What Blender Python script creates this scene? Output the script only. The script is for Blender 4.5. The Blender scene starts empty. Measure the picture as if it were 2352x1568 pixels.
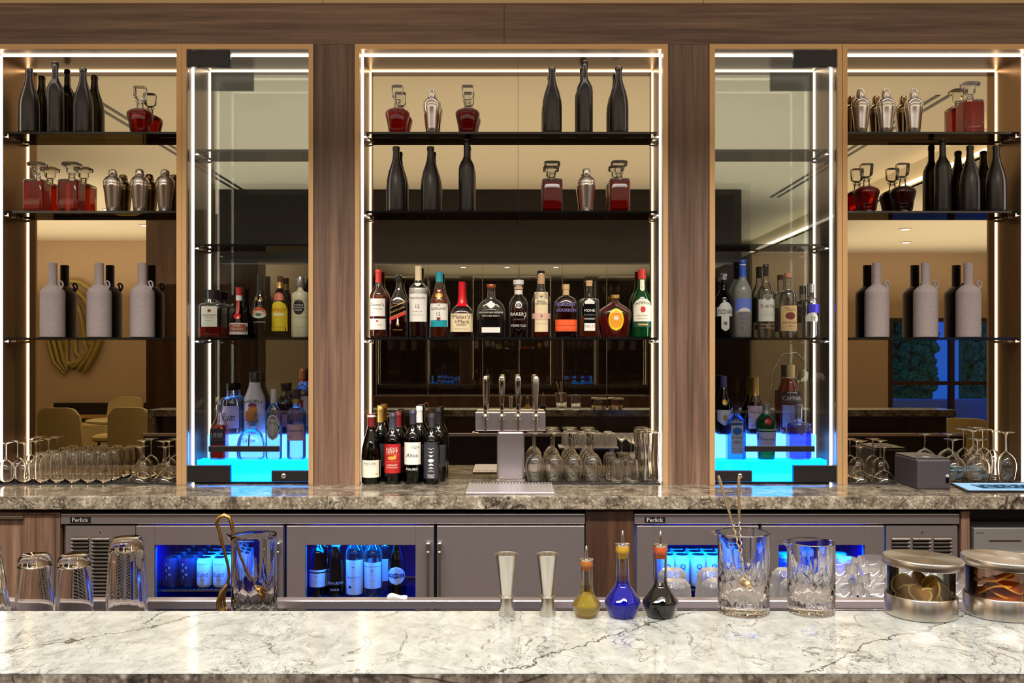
import bpy, math, random
from mathutils import Vector, Matrix
random.seed(7)
sc = bpy.context.scene
COL = sc.collection
F = 2150.0; CX = 1176.0; HY = 815.0; EYE = 1.495
PI = math.pi

# ------------------------------------------------------------------ camera
cam = bpy.data.cameras.new('camera'); cam_o = bpy.data.objects.new('camera', cam); COL.objects.link(cam_o)
cam.sensor_width = 36.0; cam.lens = F/2352*36; cam.shift_y = (HY-784)/2352
cam_o.location = (0, 0, EYE); cam_o.rotation_euler = (PI/2, 0, 0)
cam.clip_start = 0.05; cam.clip_end = 100
sc.camera = cam_o
# ------------------------------------------------------------------ view, world
sc.view_settings.view_transform = 'Standard'
sc.view_settings.look = 'None'
sc.view_settings.gamma = 1
sc.view_settings.use_curve_mapping = False
sc.view_settings.exposure = 0.18
w = bpy.data.worlds.new('dusk'); sc.world = w; w.use_nodes = True
w.node_tree.nodes['Background'].inputs[0].default_value = (0.02, 0.17, 1.35, 1)
w.node_tree.nodes['Background'].inputs[1].default_value = 1.0
cy = sc.cycles
cy.max_bounces = 24; cy.diffuse_bounces = 3; cy.glossy_bounces = 7; cy.transmission_bounces = 22
cy.transparent_max_bounces = 40; cy.sample_clamp_indirect = 4.0; cy.sample_clamp_direct = 0
cy.caustics_reflective = False; cy.caustics_refractive = True; cy.blur_glossy = 0.3
# ------------------------------------------------------------------ added fill lamps, no fixtures modelled
def area(name, loc, sx, sy, power, color=(1, .9, .76), rot=(0, 0, 0), spread=180):
    l = bpy.data.lights.new(name, 'AREA'); l.shape = 'RECTANGLE'; l.size = sx; l.size_y = sy
    l.energy = power; l.color = color; l.spread = math.radians(spread)
    o = bpy.data.objects.new(name, l); COL.objects.link(o); o.location = loc; o.rotation_euler = rot
    return o
AMB = (1, .92, .82)
area('uplight_fill', (0, 0.6, 2.45), 7.5, 5.2, 128, AMB, (PI, 0, 0))             # added unseen panels in mid-air, brighten the ceiling from below
area('uplight_fill', (-5.9, -3.2, 2.4), 4.5, 5.0, 135, AMB, (PI, 0, 0))
area('uplight_fill', (5.9, -3.0, 2.3), 4.0, 5.0, 105, AMB, (PI, 0, 0))
area('uplight_fill', (0.3, -9.5, 2.6), 5.5, 6.0, 60, AMB, (PI, 0, 0))
area('aisle_fill', (0, 2.3, 3.27), 5.2, 0.25, 105, (1, .93, .84), (math.radians(22), 0, 0), 88)  # added fill for the back bar, spread keeps it out of the mirrors
area('bar_fill', (0, 0.95, 3.27), 4.6, 0.3, 8, (.97, .99, 1), (0, 0, 0), 90)  # added fill to brighten the bar top, unseen in the mirrors
area('front_fill', (0, -1.2, 3.27), 4.8, 0.3, 112, (1, .98, .985), (math.radians(24), 0, 0), 108)  # added front fill from behind the camera, spread hides it from the mirrors

# ------------------------------------------------------------------ helpers
def lin(c):
    c = c/255.0
    return c/12.92 if c <= .04045 else ((c+.055)/1.055)**2.4
def rgb(r, g, b): return (lin(r), lin(g), lin(b), 1)

class MB:
    """collects vertices and faces for one mesh"""
    def __init__(s): s.v = []; s.f = []
    def add(s, v, f):
        n = len(s.v); s.v += v; s.f += [tuple(i+n for i in q) for q in f]; return s
    def box(s, x0, x1, y0, y1, z0, z1):
        v = [(x, y, z) for z in (z0, z1) for y in (y0, y1) for x in (x0, x1)]
        return s.add(v, [(0, 2, 3, 1), (4, 5, 7, 6), (0, 1, 5, 4), (2, 6, 7, 3), (0, 4, 6, 2), (1, 3, 7, 5)])
    def lathe(s, prof, N=28, cx=0, cy=0, z=0, rfun=None, close=False):
        """prof: [(half_x, height, exponent-2, half_y/half_x)]"""
        rows = []
        n0 = len(s.v)
        for p in prof:
            a = p[0]; h = p[1]; q = p[2] if len(p) > 2 else 0; br = p[3] if len(p) > 3 else 1
            n = 2+q
            for i in range(N):
                t = 2*PI*(i+.5)/N; c, sn = math.cos(t), math.sin(t)
                k = (abs(c)**n+abs(sn)**n)**(-1/n)
                r = a*k
                if rfun: r = rfun(r, t, h)
                s.v.append((cx+r*c, cy+r*sn*br, z+h))
        m = len(prof)
        for j in range(m-1):
            for i in range(N):
                a = n0+j*N+i; b = n0+j*N+(i+1) % N
                s.f.append((a, b, b+N, a+N))
        if close:
            for i in range(N):
                a = n0+(m-1)*N+i; b = n0+(m-1)*N+(i+1) % N
                s.f.append((a, b, n0+(i+1) % N, n0+i))
        else:
            if prof[0][0] > 1e-6: s.f.append(tuple(n0+i for i in reversed(range(N))))
            if prof[-1][0] > 1e-6: s.f.append(tuple(n0+(m-1)*N+i for i in range(N)))
        return s
    def shell(s, prof, N=28, **k):
        """an open-ended surface, no caps"""
        s.lathe(prof, N, **k)
        s.f = [f for f in s.f if len(f) <= 4]
        return s
    def tube(s, pts, r, N=8, cap=True):
        pts = [Vector(p) for p in pts]; n0 = len(s.v); m = len(pts)
        rs = r if isinstance(r, (list, tuple)) else [r]*m
        up = Vector((0, 0, 1))
        prev = None
        for j, p in enumerate(pts):
            d = (pts[min(j+1, m-1)]-pts[max(j-1, 0)]).normalized()
            if prev is None:
                u = d.cross(up)
                if u.length < 1e-4: u = d.cross(Vector((1, 0, 0)))
            else:
                u = prev-d*prev.dot(d)
            u.normalize(); prev = u; w_ = d.cross(u)
            for i in range(N):
                t = 2*PI*i/N
                s.v.append(tuple(p+(u*math.cos(t)+w_*math.sin(t))*rs[j]))
        for j in range(m-1):
            for i in range(N):
                a = n0+j*N+i; b = n0+j*N+(i+1) % N
                s.f.append((a, b, b+N, a+N))
        if cap:
            s.f.append(tuple(n0+i for i in reversed(range(N))))
            s.f.append(tuple(n0+(m-1)*N+i for i in range(N)))
        return s
    def sphere(s, c, r, N=16, M=8, sq=(1, 1, 1)):
        prof = [(max(1e-7, r*math.sin(PI*j/M)), -r*math.cos(PI*j/M)) for j in range(M+1)]
        t = MB().lathe(prof, N)
        return s.add([(x*sq[0]+c[0], y*sq[1]+c[1], z*sq[2]+c[2]) for x, y, z in t.v], t.f)
    def xform(s, M):
        s.v = [tuple(M @ Vector(p)) for p in s.v]; return s
    def move(s, x, y, z): s.v = [(a+x, b+y, c+z) for a, b, c in s.v]; return s

def obj(name, mb, mat, parent=None, smooth=True, bevel=0, loc=None):
    me = bpy.data.meshes.new(name); me.from_pydata(mb.v, [], mb.f); me.update()
    if mat: me.materials.append(mat)
    if smooth:
        me.polygons.foreach_set('use_smooth', [True]*len(me.polygons))
        me.set_sharp_from_angle(angle=math.radians(38))
    o = bpy.data.objects.new(name, me); COL.objects.link(o)
    if parent: o.parent = parent
    if loc: o.location = loc
    if bevel:
        b = o.modifiers.new('bevel', 'BEVEL'); b.width = bevel; b.segments = 2; b.limit_method = 'ANGLE'
    return o
def tag(o, label=None, cat=None, group=None, kind=None):
    if label: o['label'] = label
    if cat: o['category'] = cat
    if group: o['group'] = group
    if kind: o['kind'] = kind
    return o
def thing(name, label, cat, loc=(0, 0, 0), group=None, rz=0):
    o = bpy.data.objects.new(name, None); COL.objects.link(o); o.location = loc; o.rotation_euler = (0, 0, rz)
    o.empty_display_size = .05
    return tag(o, label, cat, group)
def kids(o): return [c for c in CH.get(o.name, [])] if False else list(o.children)
def dup(root, loc, rz=None, label=None, group=None, scale=None):
    def cp(o, par):
        c = o.copy(); COL.objects.link(c); c.parent = par
        for ch in list(o.children): cp(ch, c)
        return c
    r = cp(root, None); r.location = loc
    if rz is not None: r.rotation_euler = (0, 0, rz)
    if label: r['label'] = label
    if group: r['group'] = group
    if scale: r.scale = scale
    return r
def struct(name, mb, mat, **k): return tag(obj(name, mb, mat, smooth=False, **k), kind='structure')
def PX(x, D): return (x-CX)*D/F
def PZ(y, D): return EYE-(y-HY)*D/F

# ------------------------------------------------------------------ materials
MATS = {}
def pb(name, col, rough=.5, metal=0, **k):
    if name in MATS: return MATS[name]
    m = bpy.data.materials.new(name); m.use_nodes = True
    b = m.node_tree.nodes['Principled BSDF']
    b.inputs['Base Color'].default_value = col
    b.inputs['Roughness'].default_value = rough; b.inputs['Metallic'].default_value = metal
    for kk, v in k.items(): b.inputs[kk].default_value = v
    MATS[name] = m
    return m
def N(m, t, **k):
    n = m.node_tree.nodes.new(t)
    for a, v in k.items(): setattr(n, a, v)
    return n
def L(m, a, b): m.node_tree.links.new(a, b)
def ramp(m, fac, stops):
    r = N(m, 'ShaderNodeValToRGB'); L(m, fac, r.inputs[0]); e = r.color_ramp.elements
    while len(e) < len(stops): e.new(.5)
    for i, (p, c) in enumerate(stops): e[i].position = p; e[i].color = c
    return r
def coords(m, scale=(1, 1, 1), kind='Object', rot=(0, 0, 0)):
    t = N(m, 'ShaderNodeTexCoord'); mp = N(m, 'ShaderNodeMapping')
    mp.inputs['Scale'].default_value = scale; mp.inputs['Rotation'].default_value = rot
    L(m, t.outputs[kind], mp.inputs[0]); return mp.outputs[0]
def noise(m, vec, scale, detail=4, dist=0, rough=.5):
    n = N(m, 'ShaderNodeTexNoise'); n.inputs['Scale'].default_value = scale; n.inputs['Detail'].default_value = detail
    n.inputs['Distortion'].default_value = dist; n.inputs['Roughness'].default_value = rough
    L(m, vec, n.inputs['Vector']); return n
def math_(m, op, a, b=None, c=None):
    n = N(m, 'ShaderNodeMath', operation=op)
    for i, x in enumerate((a, b, c)):
        if x is None: continue
        if isinstance(x, (int, float)): n.inputs[i].default_value = x
        else: L(m, x, n.inputs[i])
    return n.outputs[0]
def mixc(m, fac, a, b, mode='MIX'):
    n = N(m, 'ShaderNodeMix', data_type='RGBA', blend_type=mode)
    for i, x in ((0, fac), (6, a), (7, b)):
        if isinstance(x, (int, float)): n.inputs[i].default_value = x
        elif isinstance(x, tuple): n.inputs[i].default_value = x
        else: L(m, x, n.inputs[i])
    return n.outputs[2]

def wood(name, stops, scale, rough=.42, rot=(0, 0, 0)):
    m = pb(name, (1, 1, 1, 1), rough); b = m.node_tree.nodes['Principled BSDF']
    v = coords(m, scale, rot=rot)
    n1 = noise(m, v, 1.0, 6, .35, .6); n2 = noise(m, v, 4.5, 5, .1, .65)
    f = math_(m, 'ADD', math_(m, 'MULTIPLY', n1.outputs[0], .68), math_(m, 'MULTIPLY', n2.outputs[0], .32))
    r = ramp(m, f, stops); L(m, r.outputs[0], b.inputs['Base Color'])
    rr = math_(m, 'MULTIPLY_ADD', n2.outputs[0], .2, rough-.1); L(m, rr, b.inputs['Roughness'])
    return m
WST = [(.28, rgb(60, 42, 34)), (.44, rgb(96, 72, 59)), (.56, rgb(122, 94, 77)), (.72, rgb(150, 120, 99))]
walnut_v = wood('walnut_vertical', WST, (24, 24, .8))
walnut_h = wood('walnut_horizontal', WST, (.8, 20, 24))
walnut_dark = wood('walnut_dark', [(.3, rgb(40, 24, 16)), (.5, rgb(66, 42, 28)), (.7, rgb(90, 60, 40))], (12, 12, .8))
walnut_dark_h = wood('walnut_dark_horizontal', [(.3, rgb(10, 6, 4)), (.5, rgb(22, 11, 7)), (.7, rgb(34, 19, 12))], (.8, 12, 12), .7)
champagne = pb('champagne_metal', rgb(205, 165, 118), .42, .55)
bronze = pb('bronze_metal', rgb(150, 118, 86), .3, .8)
def brushed(name, col, rough, sc_):
    m = pb(name, col, rough, .85, Anisotropic=.5)
    b = m.node_tree.nodes['Principled BSDF']
    n = noise(m, coords(m, sc_), 6, 3)
    L(m, math_(m, 'MULTIPLY_ADD', n.outputs[0], .06, rough-.03), b.inputs['Roughness'])
    c = mixc(m, n.outputs[0], tuple(x*.985 for x in col[:3])+(1,), col); L(m, c, b.inputs['Base Color'])
    return m
steel = brushed('brushed_steel', rgb(190, 180, 182), .3, (1, 1, 90))
steel_v = brushed('brushed_steel_vertical', rgb(205, 200, 198), .3, (90, 90, 1))
chrome = pb('polished_steel', rgb(225, 222, 218), .08, 1)
satin = pb('satin_steel', rgb(214, 208, 200), .24, 1)
bright_steel = pb('bright_steel', rgb(236, 230, 226), .16, .85)
brass = pb('aged_brass', rgb(196, 150, 82), .3, 1)
gold = pb('gold_foil', rgb(205, 165, 90), .35, .8)
black = pb('black_paint', rgb(16, 14, 15), .4)
black_gloss = pb('black_gloss', rgb(12, 11, 13), .12)
rubber = pb('black_rubber', rgb(20, 19, 22), .6)
matte_black = pb('matte_black_glass', rgb(34, 31, 34), .3, 0, **{'Specular IOR Level': .6})
ink = pb('black_ink', rgb(26, 22, 22), .6)
white_ink = pb('white_ink', rgb(235, 232, 226), .6)
grey_ink = pb('grey_ink', rgb(120, 116, 112), .6)
paper = pb('white_paper', rgb(232, 228, 220), .6)
cream = pb('cream_paper', rgb(228, 208, 168), .6)
cream2 = pb('pale_cream_paper', rgb(230, 226, 206), .6)
def colr(name, r, g, b, rough=.45, metal=0): return pb(name, rgb(r, g, b), rough, metal)

def mirror_mat(name, tint):
    m = bpy.data.materials.new(name); m.use_nodes = True; nt = m.node_tree; nt.nodes.clear()
    o = nt.nodes.new('ShaderNodeOutputMaterial'); g = nt.nodes.new('ShaderNodeBsdfGlossy')
    g.inputs['Color'].default_value = tint; g.inputs['Roughness'].default_value = 0
    L(m, g.outputs[0], o.inputs[0]); return m
mirror_bronze = mirror_mat('bronze_mirror', (.545, .47, .335, 1))
mirror_grey = mirror_mat('grey_mirror', (.48, .50, .455, 1))

def thin_glass(name, tint=(1, 1, 1, 1), ior=1.5, refl=1.0, edge=.0, rough=0.0, diff=None):
    m = bpy.data.materials.new(name); m.use_nodes = True; nt = m.node_tree; nt.nodes.clear()
    o = nt.nodes.new('ShaderNodeOutputMaterial')
    tr = nt.nodes.new('ShaderNodeBsdfTransparent'); tr.inputs[0].default_value = tint
    g = nt.nodes.new('ShaderNodeBsdfGlossy'); g.inputs['Roughness'].default_value = rough
    fr = nt.nodes.new('ShaderNodeFresnel'); fr.inputs[0].default_value = ior
    mx = nt.nodes.new('ShaderNodeMixShader')
    f = math_(m, 'MULTIPLY', fr.outputs[0], refl)
    n = N(m, 'ShaderNodeClamp'); L(m, f, n.inputs[0])
    L(m, n.outputs[0], mx.inputs[0]); L(m, tr.outputs[0], mx.inputs[1]); L(m, g.outputs[0], mx.inputs[2])
    last = mx.outputs[0]
    if edge:  # pale diffuse rim painted in, standing in for light caught on glass edges
        lw = nt.nodes.new('ShaderNodeLayerWeight'); lw.inputs[0].default_value = .5
        ef = math_(m, 'MULTIPLY', math_(m, 'POWER', lw.outputs['Facing'], 3.0), edge)
        d = nt.nodes.new('ShaderNodeBsdfDiffuse'); d.inputs[0].default_value = (.95, .93, .9, 1)
        t2 = nt.nodes.new('ShaderNodeBsdfTranslucent'); t2.inputs[0].default_value = (.95, .93, .9, 1)
        m1 = nt.nodes.new('ShaderNodeMixShader'); L(m, d.outputs[0], m1.inputs[1]); L(m, t2.outputs[0], m1.inputs[2])
        m2 = nt.nodes.new('ShaderNodeMixShader'); L(m, ef, m2.inputs[0]); L(m, last, m2.inputs[1]); L(m, m1.outputs[0], m2.inputs[2]); last = m2.outputs[0]
    if diff:
        d = nt.nodes.new('ShaderNodeBsdfDiffuse'); d.inputs[0].default_value = diff[0]
        t2 = nt.nodes.new('ShaderNodeBsdfTranslucent'); t2.inputs[0].default_value = diff[0]
        m1 = nt.nodes.new('ShaderNodeMixShader'); m1.inputs[0].default_value = .5
        L(m, d.outputs[0], m1.inputs[1]); L(m, t2.outputs[0], m1.inputs[2])
        m2 = nt.nodes.new('ShaderNodeMixShader'); m2.inputs[0].default_value = diff[1]
        L(m, last, m2.inputs[1]); L(m, m1.outputs[0], m2.inputs[2]); last = m2.outputs[0]
    L(m, last, o.inputs[0]); return m
pane = thin_glass('door_glass', (.97, .98, .97, 1))
shelf_glass = thin_glass('tinted_shelf_glass', (.42, .40, .34, 1), 1.5)
clear = thin_glass('clear_bottle_glass', (.95, .955, .95, 1), 1.5, 1.6, .35, .01)
crystal = thin_glass('crystal_glass', (.97, .97, .96, 1), 1.5, 1.0, .6, .02)
frosted = thin_glass('frosted_glass', (.8, .8, .78, 1), 1.5, 1.2, 0, .15, ((.85, .83, .78, 1), .55))
green_glass = thin_glass('green_glass', (.10, .42, .14, 1), 1.5, 1.6, 0, .01, (rgb(20, 130, 60), .3))
olive_glass = thin_glass('dark_olive_glass', (.035, .045, .018, 1), 1.5, 1.4)
dark_glass = thin_glass('black_glass', (.012, .01, .012, 1), 1.5, 1.4)
blue_glass = thin_glass('blue_glass', (.25, .6, .95, 1), 1.5, 1.6)
def liquid(name, col, diff, amt=.3):
    m = thin_glass(name, col, 1.33, .6, 0, .02, (diff, amt)); return m
amber = liquid('amber_spirit', (.55, .15, .03, 1), rgb(214, 92, 26), .5)
dark_amber = liquid('dark_amber_spirit', (.2, .04, .02, 1), rgb(112, 30, 16), .35)
red_spirit = liquid('red_spirit', (.9, .17, .05, 1), rgb(240, 44, 14), .5)
deep_red_spirit = liquid('deep_red_spirit', (.12, .012, .008, 1), rgb(110, 18, 14), .5)
clear_liquid = liquid('clear_spirit', (.93, .94, .95, 1), (.9, .9, .9, 1), .03)
violet_liquid = liquid('violet_spirit', (.5, .4, .85, 1), rgb(120, 90, 220), .15)

def solid_glass(name, col=(1, 1, 1, 1), ior=1.47, rough=0.0):
    return pb(name, col, rough, 0, **{'Transmission Weight': 1.0, 'IOR': ior})
glass = solid_glass('thick_glass')

def emit(name, col, s):
    m = bpy.data.materials.new(name); m.use_nodes = True; nt = m.node_tree; nt.nodes.clear()
    o = nt.nodes.new('ShaderNodeOutputMaterial'); e = nt.nodes.new('ShaderNodeEmission')
    e.inputs[0].default_value = col; e.inputs[1].default_value = s; L(m, e.outputs[0], o.inputs[0]); return m
led_warm = emit('warm_led', (1, .88, .74, 1), 11)
led_cool = emit('neutral_led', (1, .93, .88, 1), 11)
lamp_glow = emit('downlight_lens', (1, .9, .74, 1), 12)

def granite(name, dark):
    """speckled grey-brown stone with dark veins (dark=True) or pale stone with long dark cracks (dark=False)"""
    m = pb(name, (1, 1, 1, 1), .12); b = m.node_tree.nodes['Principled BSDF']
    v = coords(m, (1, 1, 1))
    if dark:
        n1 = noise(m, v, 11, 9, .5, .72)
        base = ramp(m, n1.outputs[0], [(.32, rgb(52, 46, 42)), (.44, rgb(104, 96, 86)), (.55, rgb(142, 134, 120)), (.68, rgb(184, 178, 166))])
        n2 = noise(m, v, 95, 6, .3, .7)
        sp = ramp(m, n2.outputs[0], [(.32, (.25, .22, .2, 1)), (.45, (.8, .77, .73, 1)), (.56, (1.1, 1.07, 1.02, 1)), (.68, (1.7, 1.66, 1.6, 1))])
        c = mixc(m, .95, base.outputs[0], sp.outputs[0], 'MULTIPLY')
        for scl, rad, lo, col in ((34, .24, .62, rgb(196, 188, 172)), (75, .30, .66, rgb(222, 214, 200)), (52, .28, .72, rgb(52, 44, 40))):
            vo = N(m, 'ShaderNodeTexVoronoi'); vo.inputs['Scale'].default_value = scl
            wv = noise(m, v, scl*1.5, 3); vv = N(m, 'ShaderNodeVectorMath', operation='MULTIPLY_ADD'); vv.inputs[1].default_value = (.4/scl,)*3
            L(m, wv.outputs[1], vv.inputs[0]); L(m, v, vv.inputs[2]); L(m, vv.outputs[0], vo.inputs['Vector'])
            sel = N(m, 'ShaderNodeSeparateColor'); L(m, vo.outputs['Color'], sel.inputs[0])
            f = math_(m, 'MULTIPLY', ramp(m, vo.outputs['Distance'], [(rad*.3, (.42, .42, .42, 1)), (rad*1.4, (0, 0, 0, 1))]).outputs[0], math_(m, 'GREATER_THAN', sel.outputs[0], lo))
            c = mixc(m, f, c, col)
        n3 = noise(m, v, 2.2, 5, 1.0)
        d = math_(m, 'ABSOLUTE', math_(m, 'SUBTRACT', n3.outputs[0], .5))
        c = mixc(m, ramp(m, d, [(0, (.95, .95, .95, 1)), (.006, (0, 0, 0, 1))]).outputs[0], c, rgb(30, 22, 20))
    else:
        mp = coords(m, (1, .62, 1))
        n1 = noise(m, mp, 34, 9, .5, .7)
        base = ramp(m, n1.outputs[0], [(.25, rgb(150, 150, 142)), (.38, rgb(192, 195, 188)), (.52, rgb(212, 215, 210)), (.7, rgb(236, 237, 234))])
        c = base.outputs[0]
        for scl, th, k, off in ((9, .010, .8, 3.1), (17, .013, .65, 8.7), (30, .016, .4, 1.2)):
            o2 = N(m, 'ShaderNodeVectorMath', operation='ADD'); o2.inputs[1].default_value = (off, off, off); L(m, mp, o2.inputs[0])
            nn = noise(m, o2.outputs[0], scl, 5, .9, .6)
            d = math_(m, 'ABSOLUTE', math_(m, 'SUBTRACT', nn.outputs[0], .5))
            msk = noise(m, o2.outputs[0], 6, 2)
            f = math_(m, 'MULTIPLY', ramp(m, d, [(0, (k, k, k, 1)), (th, (0, 0, 0, 1))]).outputs[0],
                      ramp(m, msk.outputs[0], [(.42, (0, 0, 0, 1)), (.56, (1, 1, 1, 1))]).outputs[0])
            c = mixc(m, f, c, rgb(70, 64, 58))
        sep = N(m, 'ShaderNodeSeparateXYZ'); L(m, v, sep.inputs[0])
        wob = noise(m, v, 14, 5, 0, .7)
        for (x0, y0), (x1, y1) in CRACKS:
            dx, dy = x1-x0, y1-y0; ln = math.hypot(dx, dy); ux, uy = dx/ln, dy/ln
            sx = math_(m, 'SUBTRACT', sep.outputs[0], x0); sy = math_(m, 'SUBTRACT', sep.outputs[1], y0)
            along = math_(m, 'ADD', math_(m, 'MULTIPLY', sx, ux), math_(m, 'MULTIPLY', sy, uy))
            acr = math_(m, 'SUBTRACT', math_(m, 'MULTIPLY', sx, uy), math_(m, 'MULTIPLY', sy, ux))
            acr = math_(m, 'ADD', acr, math_(m, 'MULTIPLY', math_(m, 'SUBTRACT', wob.outputs[0], .5), .07))
            f = math_(m, 'LESS_THAN', math_(m, 'ABSOLUTE', acr), .0018)
            f = math_(m, 'MULTIPLY', f, math_(m, 'GREATER_THAN', along, 0)); f = math_(m, 'MULTIPLY', f, math_(m, 'LESS_THAN', along, ln))
            c = mixc(m, math_(m, 'MULTIPLY', f, .85), c, rgb(66, 58, 50))
    L(m, c, b.inputs['Base Color']); return m
def barpt(x, y): D = .42*F/(y-HY); return (PX(x, D), D-1.38)
CRACKS = [(barpt(-60, 1512), barpt(360, 1436)), (barpt(345, 1442), barpt(500, 1403)), (barpt(330, 1432), barpt(375, 1404)),
          (barpt(1150, 1545), barpt(1395, 1462)), (barpt(1390, 1465), barpt(1592, 1404)), (barpt(1858, 1545), barpt(2000, 1480)), (barpt(1990, 1484), barpt(2225, 1412))]
stone = granite('speckled_granite', True)
pale_stone = granite('pale_veined_stone', False)
# ================================================================== room shell
MY = 4.35                    # plane of the mirrors
FY = 4.15                    # front face of the back bar joinery
CZ = 0.92                    # back counter top
ceil_m = pb('ceiling_paint', rgb(232, 222, 200), .9)
wall_m = pb('warm_wall_paint', rgb(205, 178, 148), .9)
floor_m = wood('floor_boards', [(.3, rgb(60, 48, 40)), (.6, rgb(92, 76, 62)), (.8, rgb(112, 94, 78))], (1, 9, 9), .4)
HC = 3.3
struct('floor', MB().box(-8.6, 3.9, -14.2, 4.6, -.1, 0).box(3.9, 8.6, -6.25, 4.6, -.1, 0), floor_m)
struct('ceiling', MB().box(-8.6, 3.8, -14.2, 4.6, HC, HC+.1).box(3.8, 8.6, -6.25, 4.6, HC-.2, HC-.1).box(3.78, 3.84, -14.2, 4.6, HC-.2, HC+.1), ceil_m)
struct('wall_back', MB().box(-8.6, -2.62, 4.44, 4.6, 0, HC).box(2.62, 8.6, 4.44, 4.6, 0, HC).box(-2.62, 2.62, 4.47, 4.6, 0, HC), wall_m)
struct('wall_left', MB().box(-8.7, -8.6, -14.2, 4.6, 0, HC), wall_m)
struct('wall_right', MB().box(8.6, 8.7, -6.25, 4.6, 0, HC), wall_m)
struct('wall_lounge', MB().box(-8.6, -3.2, -6.25, -6.1, 0, HC), wall_m)
WX0, WX1, WZ0, WZ1 = 5.95, 8.0, .15, 2.08
struct('wall_window', MB().box(3.8, WX0, -6.25, -6.1, 0, HC).box(WX1, 8.6, -6.25, -6.1, 0, HC).box(WX0, WX1, -6.25, -6.1, WZ1, HC).box(WX0, WX1, -6.25, -6.1, 0, WZ0), wall_m)
struct('wall_far', MB().box(-3.3, 3.9, -14.2, -14.1, 0, HC).box(-3.3, -3.2, -14.1, -6.25, 0, HC).box(3.8, 3.9, -14.1, -6.25, 0, HC), walnut_dark)
wf = MB()
for x in (WX0, 6.93, WX1-.06): wf.box(x, x+.06, -6.2, -6.08, WZ0, WZ1)
for z in (WZ0, 1.02, WZ1-.06): wf.box(WX0, WX1, -6.19, -6.09, z, z+.06)
win = struct('window_1', wf, walnut_dark)
struct('window_pane', MB().box(WX0, WX1, -6.16, -6.155, WZ0, WZ1), pane, parent=win)
hedge_m = pb('hedge_leaves', rgb(40, 150, 70), .8)
hn = noise(hedge_m, coords(hedge_m, (1, 1, 1)), 30, 5)
L(hedge_m, ramp(hedge_m, hn.outputs[0], [(.35, rgb(8, 60, 30)), (.6, rgb(60, 210, 110))]).outputs[0], hedge_m.node_tree.nodes['Principled BSDF'].inputs['Base Color'])
hb = MB().box(6.55, 7.68, -8.7, -8.38, .3, 2.75).box(8.3, 8.75, -8.7, -8.38, .3, 2.75)
for i in range(900):
    x = random.choice([random.uniform(6.6, 7.68), random.uniform(6.6, 7.68), random.uniform(8.3, 8.7)])
    hb.sphere((x, -8.4+random.uniform(-.1, .2), random.uniform(.9, 2.75)), random.uniform(.05, .11), 7, 5)
tag(obj('hedge', hb, hedge_m, smooth=False), 'dense green hedge outside the window seen in the mirror', 'hedge', kind='stuff')
struct('trim_terrace', MB().box(4.5, 12, -10, -6.4, -.12, -.02), pb('terrace_paving', rgb(170, 180, 200), .6))
struct('trim_planter', MB().box(4.5, 12, -7.9, -7.3, -.02, .72), pb('snowy_planter', rgb(150, 190, 230), .6))
# walnut bulkhead over the room, the cove lip, ceiling slots
struct('trim_bulkhead', MB().box(-3.2, 2.5, -1.7, -1.5, 2.5, HC-.005), walnut_dark_h)
struct('trim_column', MB().box(-4.69, -3.21, -3.5, -3.3, 0, HC-.005), walnut_dark)
struct('trim_pier', MB().box(3.8, 4.15, -3.2, -2.9, 0, HC-.21), walnut_dark)
for i, x in enumerate((-2.98, 3.0)):
    sb = MB()
    for k in (-.055, .025): sb.box(x+k, x+k+.03, -2.0, 2.2, HC-.006, HC-.001)
    tag(obj('ceiling_vent', sb, black, smooth=False), ['twin black slot diffuser in the ceiling above the lounge side', 'twin black slot diffuser in the ceiling beside the glowing cove'][i], 'vent')
lb = MB().box(3.735, 3.775, -6.0, 2.8, HC-.19, HC-.175)
tag(obj('cove_strip_light', lb, emit('cove_led', (1, .85, .64, 1), 5), smooth=False), 'warm strip light glowing along the lower ceiling step', 'light')
for i, (x, y) in enumerate([(-1.0, -8), (-.1, -8), (.9, -8.2), (-1.0, -10.5), (-.1, -10.5), (.9, -10.5), (2.2, -9), (2.3, -7), (-5.0, -2.9), (-5.1, -4.3), (5, -3.2), (5.6, -4.6)]):
    z = HC-.2 if x > 3.8 else HC
    t = thing('downlight', 'small round recessed downlight in the ceiling behind the guests', 'light', (x, y, z-.012), 'recessed ceiling downlights')
    obj('trim_ring', MB().lathe([(.075, .011), (.08, .004), (.075, 0), (.055, 0), (.05, .008)], 20), pb('white_trim', rgb(230, 226, 218), .5), t)
    obj('lens', MB().lathe([(.05, 0.0), (.052, .006)], 20), lamp_glow, t)
# ================================================================== back bar joinery
def XF(x): return PX(x, FY)
def ZF(y): return PZ(y, FY)
ZT = ZF(113)                 # inside top of the niches
ZO = ZF(101)                 # outside top of their frames
struct('trim_header', MB().box(-2.62, XF(1158)-.0008, FY, 4.46, ZO, 3.05).box(XF(1158)+.0008, 2.62, FY, 4.46, ZO, 3.05), walnut_h)
hd = MB()
for a, b in ((-2.62, XF(742)), (XF(742)+.002, XF(1615)), (XF(1615)+.002, 2.62)): hd.box(a, b, FY-.01, 4.46, 3.051, HC)
struct('trim_top', hd, pb('tan_ceiling_panel', rgb(196, 166, 118), .6))
for nm, a, b, lab in (('wood_pillar', 721, 814, 'walnut pillar between the drinks cabinet with the coconut rum bottle and the centre niche'), ('wood_pillar', 1534, 1628, 'walnut pillar between the centre niche and the drinks cabinet with the winged black bottle')):
    tag(obj(nm, MB().box(XF(a), XF(b), FY+.002, 4.45, CZ, ZO-.001), walnut_v, smooth=False), lab, 'pillar')
SHZ = (2.505, 2.147, 1.574)
CSZ = (2.426, 1.998, 1.574)
SY0, SY1 = 4.238, 4.348
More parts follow.
